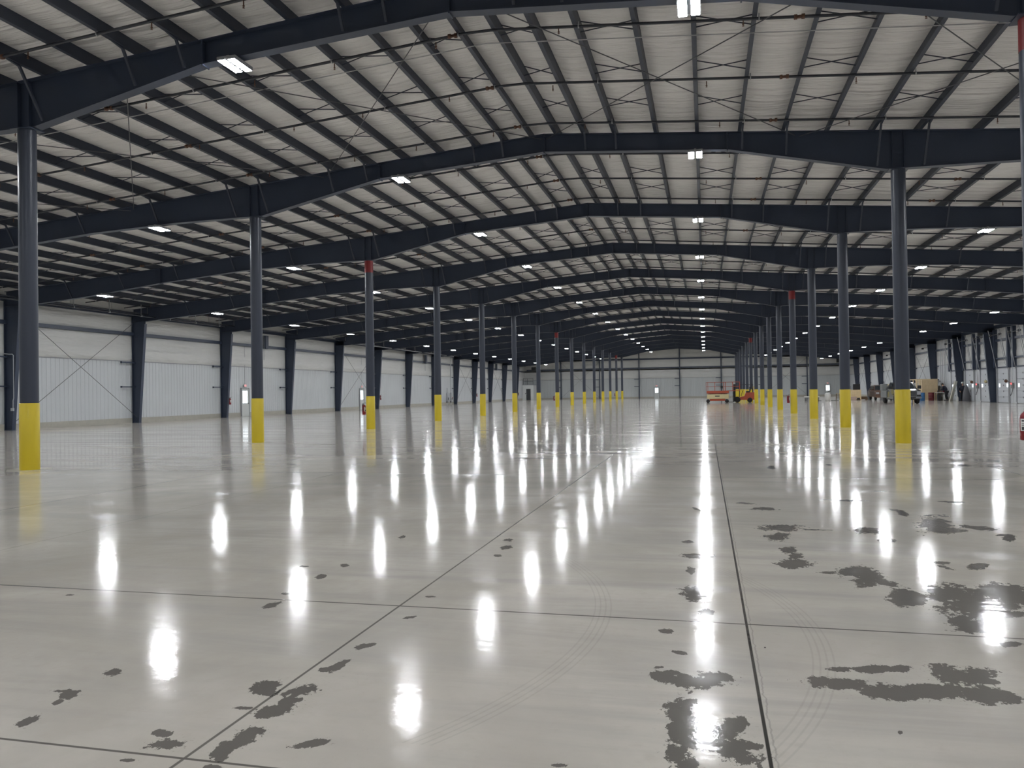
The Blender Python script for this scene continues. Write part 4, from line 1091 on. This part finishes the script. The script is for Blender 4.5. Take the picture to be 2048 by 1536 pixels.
# ------------------------------------------------------------------ people
def skin_obj(name, pts, edges, mt, parent, sub=1, root=0):
    """pts: {key: ((x,y,z), r or (rx,ry))}"""
    keys = list(pts); me = bpy.data.meshes.new(name)
    me.from_pydata([pts[k][0] for k in keys], [(keys.index(a), keys.index(b)) for a, b in edges], [])
    me.materials.append(mt)
    o = bpy.data.objects.new(name, me); COL.objects.link(o); o.parent = parent
    md = o.modifiers.new('skin', 'SKIN'); md.use_smooth_shade = True
    sv = me.skin_vertices[0].data
    for i, k in enumerate(keys):
        r = pts[k][1]; sv[i].radius = r if isinstance(r, tuple) else (r, r); sv[i].use_root = (i == root)
    s = o.modifiers.new('sub', 'SUBSURF'); s.levels = sub; s.render_levels = sub
    return o
def hand_pts(pre, wrist, d, out, curl=.5):
    """five finger chains from the palm; d = direction of the hand, out = thumb side"""
    d = Vector(d).normalized(); out = Vector(out).normalized(); nrm = d.cross(out).normalized(); wv = Vector(wrist)
    P = {}; E = []
    palm = wv + d*.055; P[pre+'palm'] = (tuple(palm), (.020, .034)); E.append((pre+'w', pre+'palm'))
    for k, (off, ln) in enumerate(((.030, .068), (.011, .078), (-.009, .072), (-.028, .056))):
        a = palm + d*.040 + out*off; P[pre+'f%da' % k] = (tuple(a), .0095); E.append((pre+'palm', pre+'f%da' % k))
        b = a + (d*(1-curl*.3) + nrm*curl*.5).normalized()*ln*.5; c = b + (d*(1-curl) + nrm*curl).normalized()*ln*.5
        P[pre+'f%db' % k] = (tuple(b), .0088); P[pre+'f%dc' % k] = (tuple(c), .0078); E += [(pre+'f%da' % k, pre+'f%db' % k), (pre+'f%db' % k, pre+'f%dc' % k)]
    a = wv + d*.030 + out*.034; b = a + (d*.7 + out*.6).normalized()*.036; c = b + (d*.9 + out*.2).normalized()*.028
    P[pre+'ta'] = (tuple(a), .012); P[pre+'tb'] = (tuple(b), .0105); P[pre+'tc'] = (tuple(c), .009); E += [(pre+'w', pre+'ta'), (pre+'ta', pre+'tb'), (pre+'tb', pre+'tc')]
    return P, E
def person(name, loc, rz, lean, arms, top_m, leg_m, label, hat=None, scale=1.0):
    t = empty(name, loc, rz); t.scale = (scale,)*3
    L = lean     # forward lean of the torso (towards -y)
    def T(h): return (0, -L*max(0, h-.95), h - .18*L*max(0, h-.95))
    pel = (0, 0, .95); ch = T(1.30); nk = T(1.50); hd0 = T(1.57); hdc = T(1.68)
    hdc = (hdc[0], hdc[1]-.02, hdc[2]); top = (0, hdc[1], hdc[2]+.085)
    sh = {s: (s*.19, T(1.43)[1], T(1.43)[2]) for s in (-1, 1)}
    P = {'pel': (pel, (.15, .11)), 'ab': (T(1.12), (.14, .10)), 'ch': (ch, (.16, .11)), 'nb': (T(1.45), (.08, .07)), 'nk': (nk, .055), 'jaw': ((0, hd0[1]-.03, hd0[2]+.02), (.058, .070)), 'hd': (hdc, (.078, .095)), 'top': (top, (.062, .078)),
         'nose': ((0, hdc[1]-.108, hdc[2]-.012), .012)}
    E = [('pel', 'ab'), ('ab', 'ch'), ('ch', 'nb'), ('nb', 'nk'), ('nk', 'jaw'), ('jaw', 'hd'), ('hd', 'top'), ('hd', 'nose')]
    J = {k: (v[0], (v[1][0]+.025, v[1][1]+.03)) for k, v in P.items() if k in ('pel', 'ab', 'ch')}; J['ab'] = (T(1.12), (.24, .19)); J['ch'] = (ch, (.25, .20)); J['nb'] = (T(1.45), (.12, .10)); J['nk'] = (T(1.49), (.07, .07))
    JE = [('pel', 'ab'), ('ab', 'ch'), ('ch', 'nb'), ('nb', 'nk')]
    G = {'pel': (pel, (.165, .13))}; GE = []
    for s in (-1, 1):
        q = 'l' if s < 0 else 'r'; el, wr = arms[0 if s < 0 else 1]
        P[q+'s'] = (sh[s], .055); P[q+'e'] = (el, .042); P[q+'w'] = (wr, (.024, .030)); E += [('ch', q+'s'), (q+'s', q+'e'), (q+'e', q+'w')]
        J[q+'s'] = (sh[s], .105); J[q+'e'] = (el, .085); wv = Vector(el).lerp(Vector(wr), .92); J[q+'w'] = (tuple(wv), .045); JE += [('ch', q+'s'), (q+'s', q+'e'), (q+'e', q+'w')]
        hp, he = hand_pts(q, wr, Vector(wr)-Vector(el), (-s*.8, -.6, .1)); P.update(hp); E += he
        hip = (s*.10, 0, .90); kn = (s*.115, -.05, .50); an = (s*.12, .02, .09); toe = (s*.135, -.15, .04)
        P[q+'h'] = (hip, .085); P[q+'k'] = (kn, .058); P[q+'a'] = (an, .042); P[q+'t'] = (toe, .035); E += [('pel', q+'h'), (q+'h', q+'k'), (q+'k', q+'a'), (q+'a', q+'t')]
        G[q+'h'] = (hip, .108); G[q+'k'] = (kn, .080); G[q+'a'] = ((an[0], an[1], .11), .068); GE += [('pel', q+'h'), (q+'h', q+'k'), (q+'k', q+'a')]
    skin_obj('body', P, E, SKIN, t, 2)
    skin_obj('jacket', J, JE, top_m, t, 2); skin_obj('trousers', G, GE, leg_m, t, 2)
    for s in (-1, 1):
        MB().cbox(s*.125-.055, s*.125+.055, -.22, .09, .0, .10, .03).build('boot', BLK, t)
        MB().lathe([(0, -.012), (.012, 0), (0, .012)], 8, (s*.032, hdc[1]-.090, hdc[2]+.012), 'y').build('eye', BLK, t)
        MB().lathe([(0, -.01), (.026, 0), (0, .01)], 8, (s*.082, hdc[1]+.005, hdc[2]-.005), 'x').build('ear', SKIN, t)
    MB().box(-.024, .024, hdc[1]-.098, hdc[1]-.080, hdc[2]-.052, hdc[2]-.044).build('mouth', MARO, t)
    hy, hz = hdc[1], hdc[2]
    if hat: MB().lathe([(.135, .03), (.130, .045), (.125, .05), (.122, .10), (.095, .165), (.045, .195), (0, .20)], 22, (0, hy, hz)).box(-.06, .06, hy-.18, hy-.10, hz+.03, hz+.042).build('hard_hat', hat, t)
    else: MB().lathe([(.092, -.03), (.104, .03), (.100, .08), (.070, .13), (0, .145)], 18, (0, hy+.022, hz)).build('hair', HAIR, t)
    tag(t, label, 'person')
    return t
person('person', (24.30, 90.5, 0), -2.2, .50, (((-.30, -.28, 1.12), (-.20, -.50, .97)), ((.30, -.30, 1.12), (.20, -.52, .97))), CLOTHN, CLOTHB, 'person in a dark navy jacket leaning over the white work table', None, 1.04)
person('person', (24.58, 86.2, 0), -.2, .06, (((-.31, -.02, 1.14), (-.24, -.20, .96)), ((.31, -.02, 1.14), (.26, -.18, .95))), CLOTHN, CLOTHB, 'person in dark clothing and a pale hard hat before the tapered column', HATG, 1.03)
o = MB().cbox(-.20, .20, -.12, .12, 0, .22, .06).build('red_jacket', CLOTHM, None, (24.5, 91.75, .861)); tag(o, 'dark red garment lying on the work table by the person', 'garment')
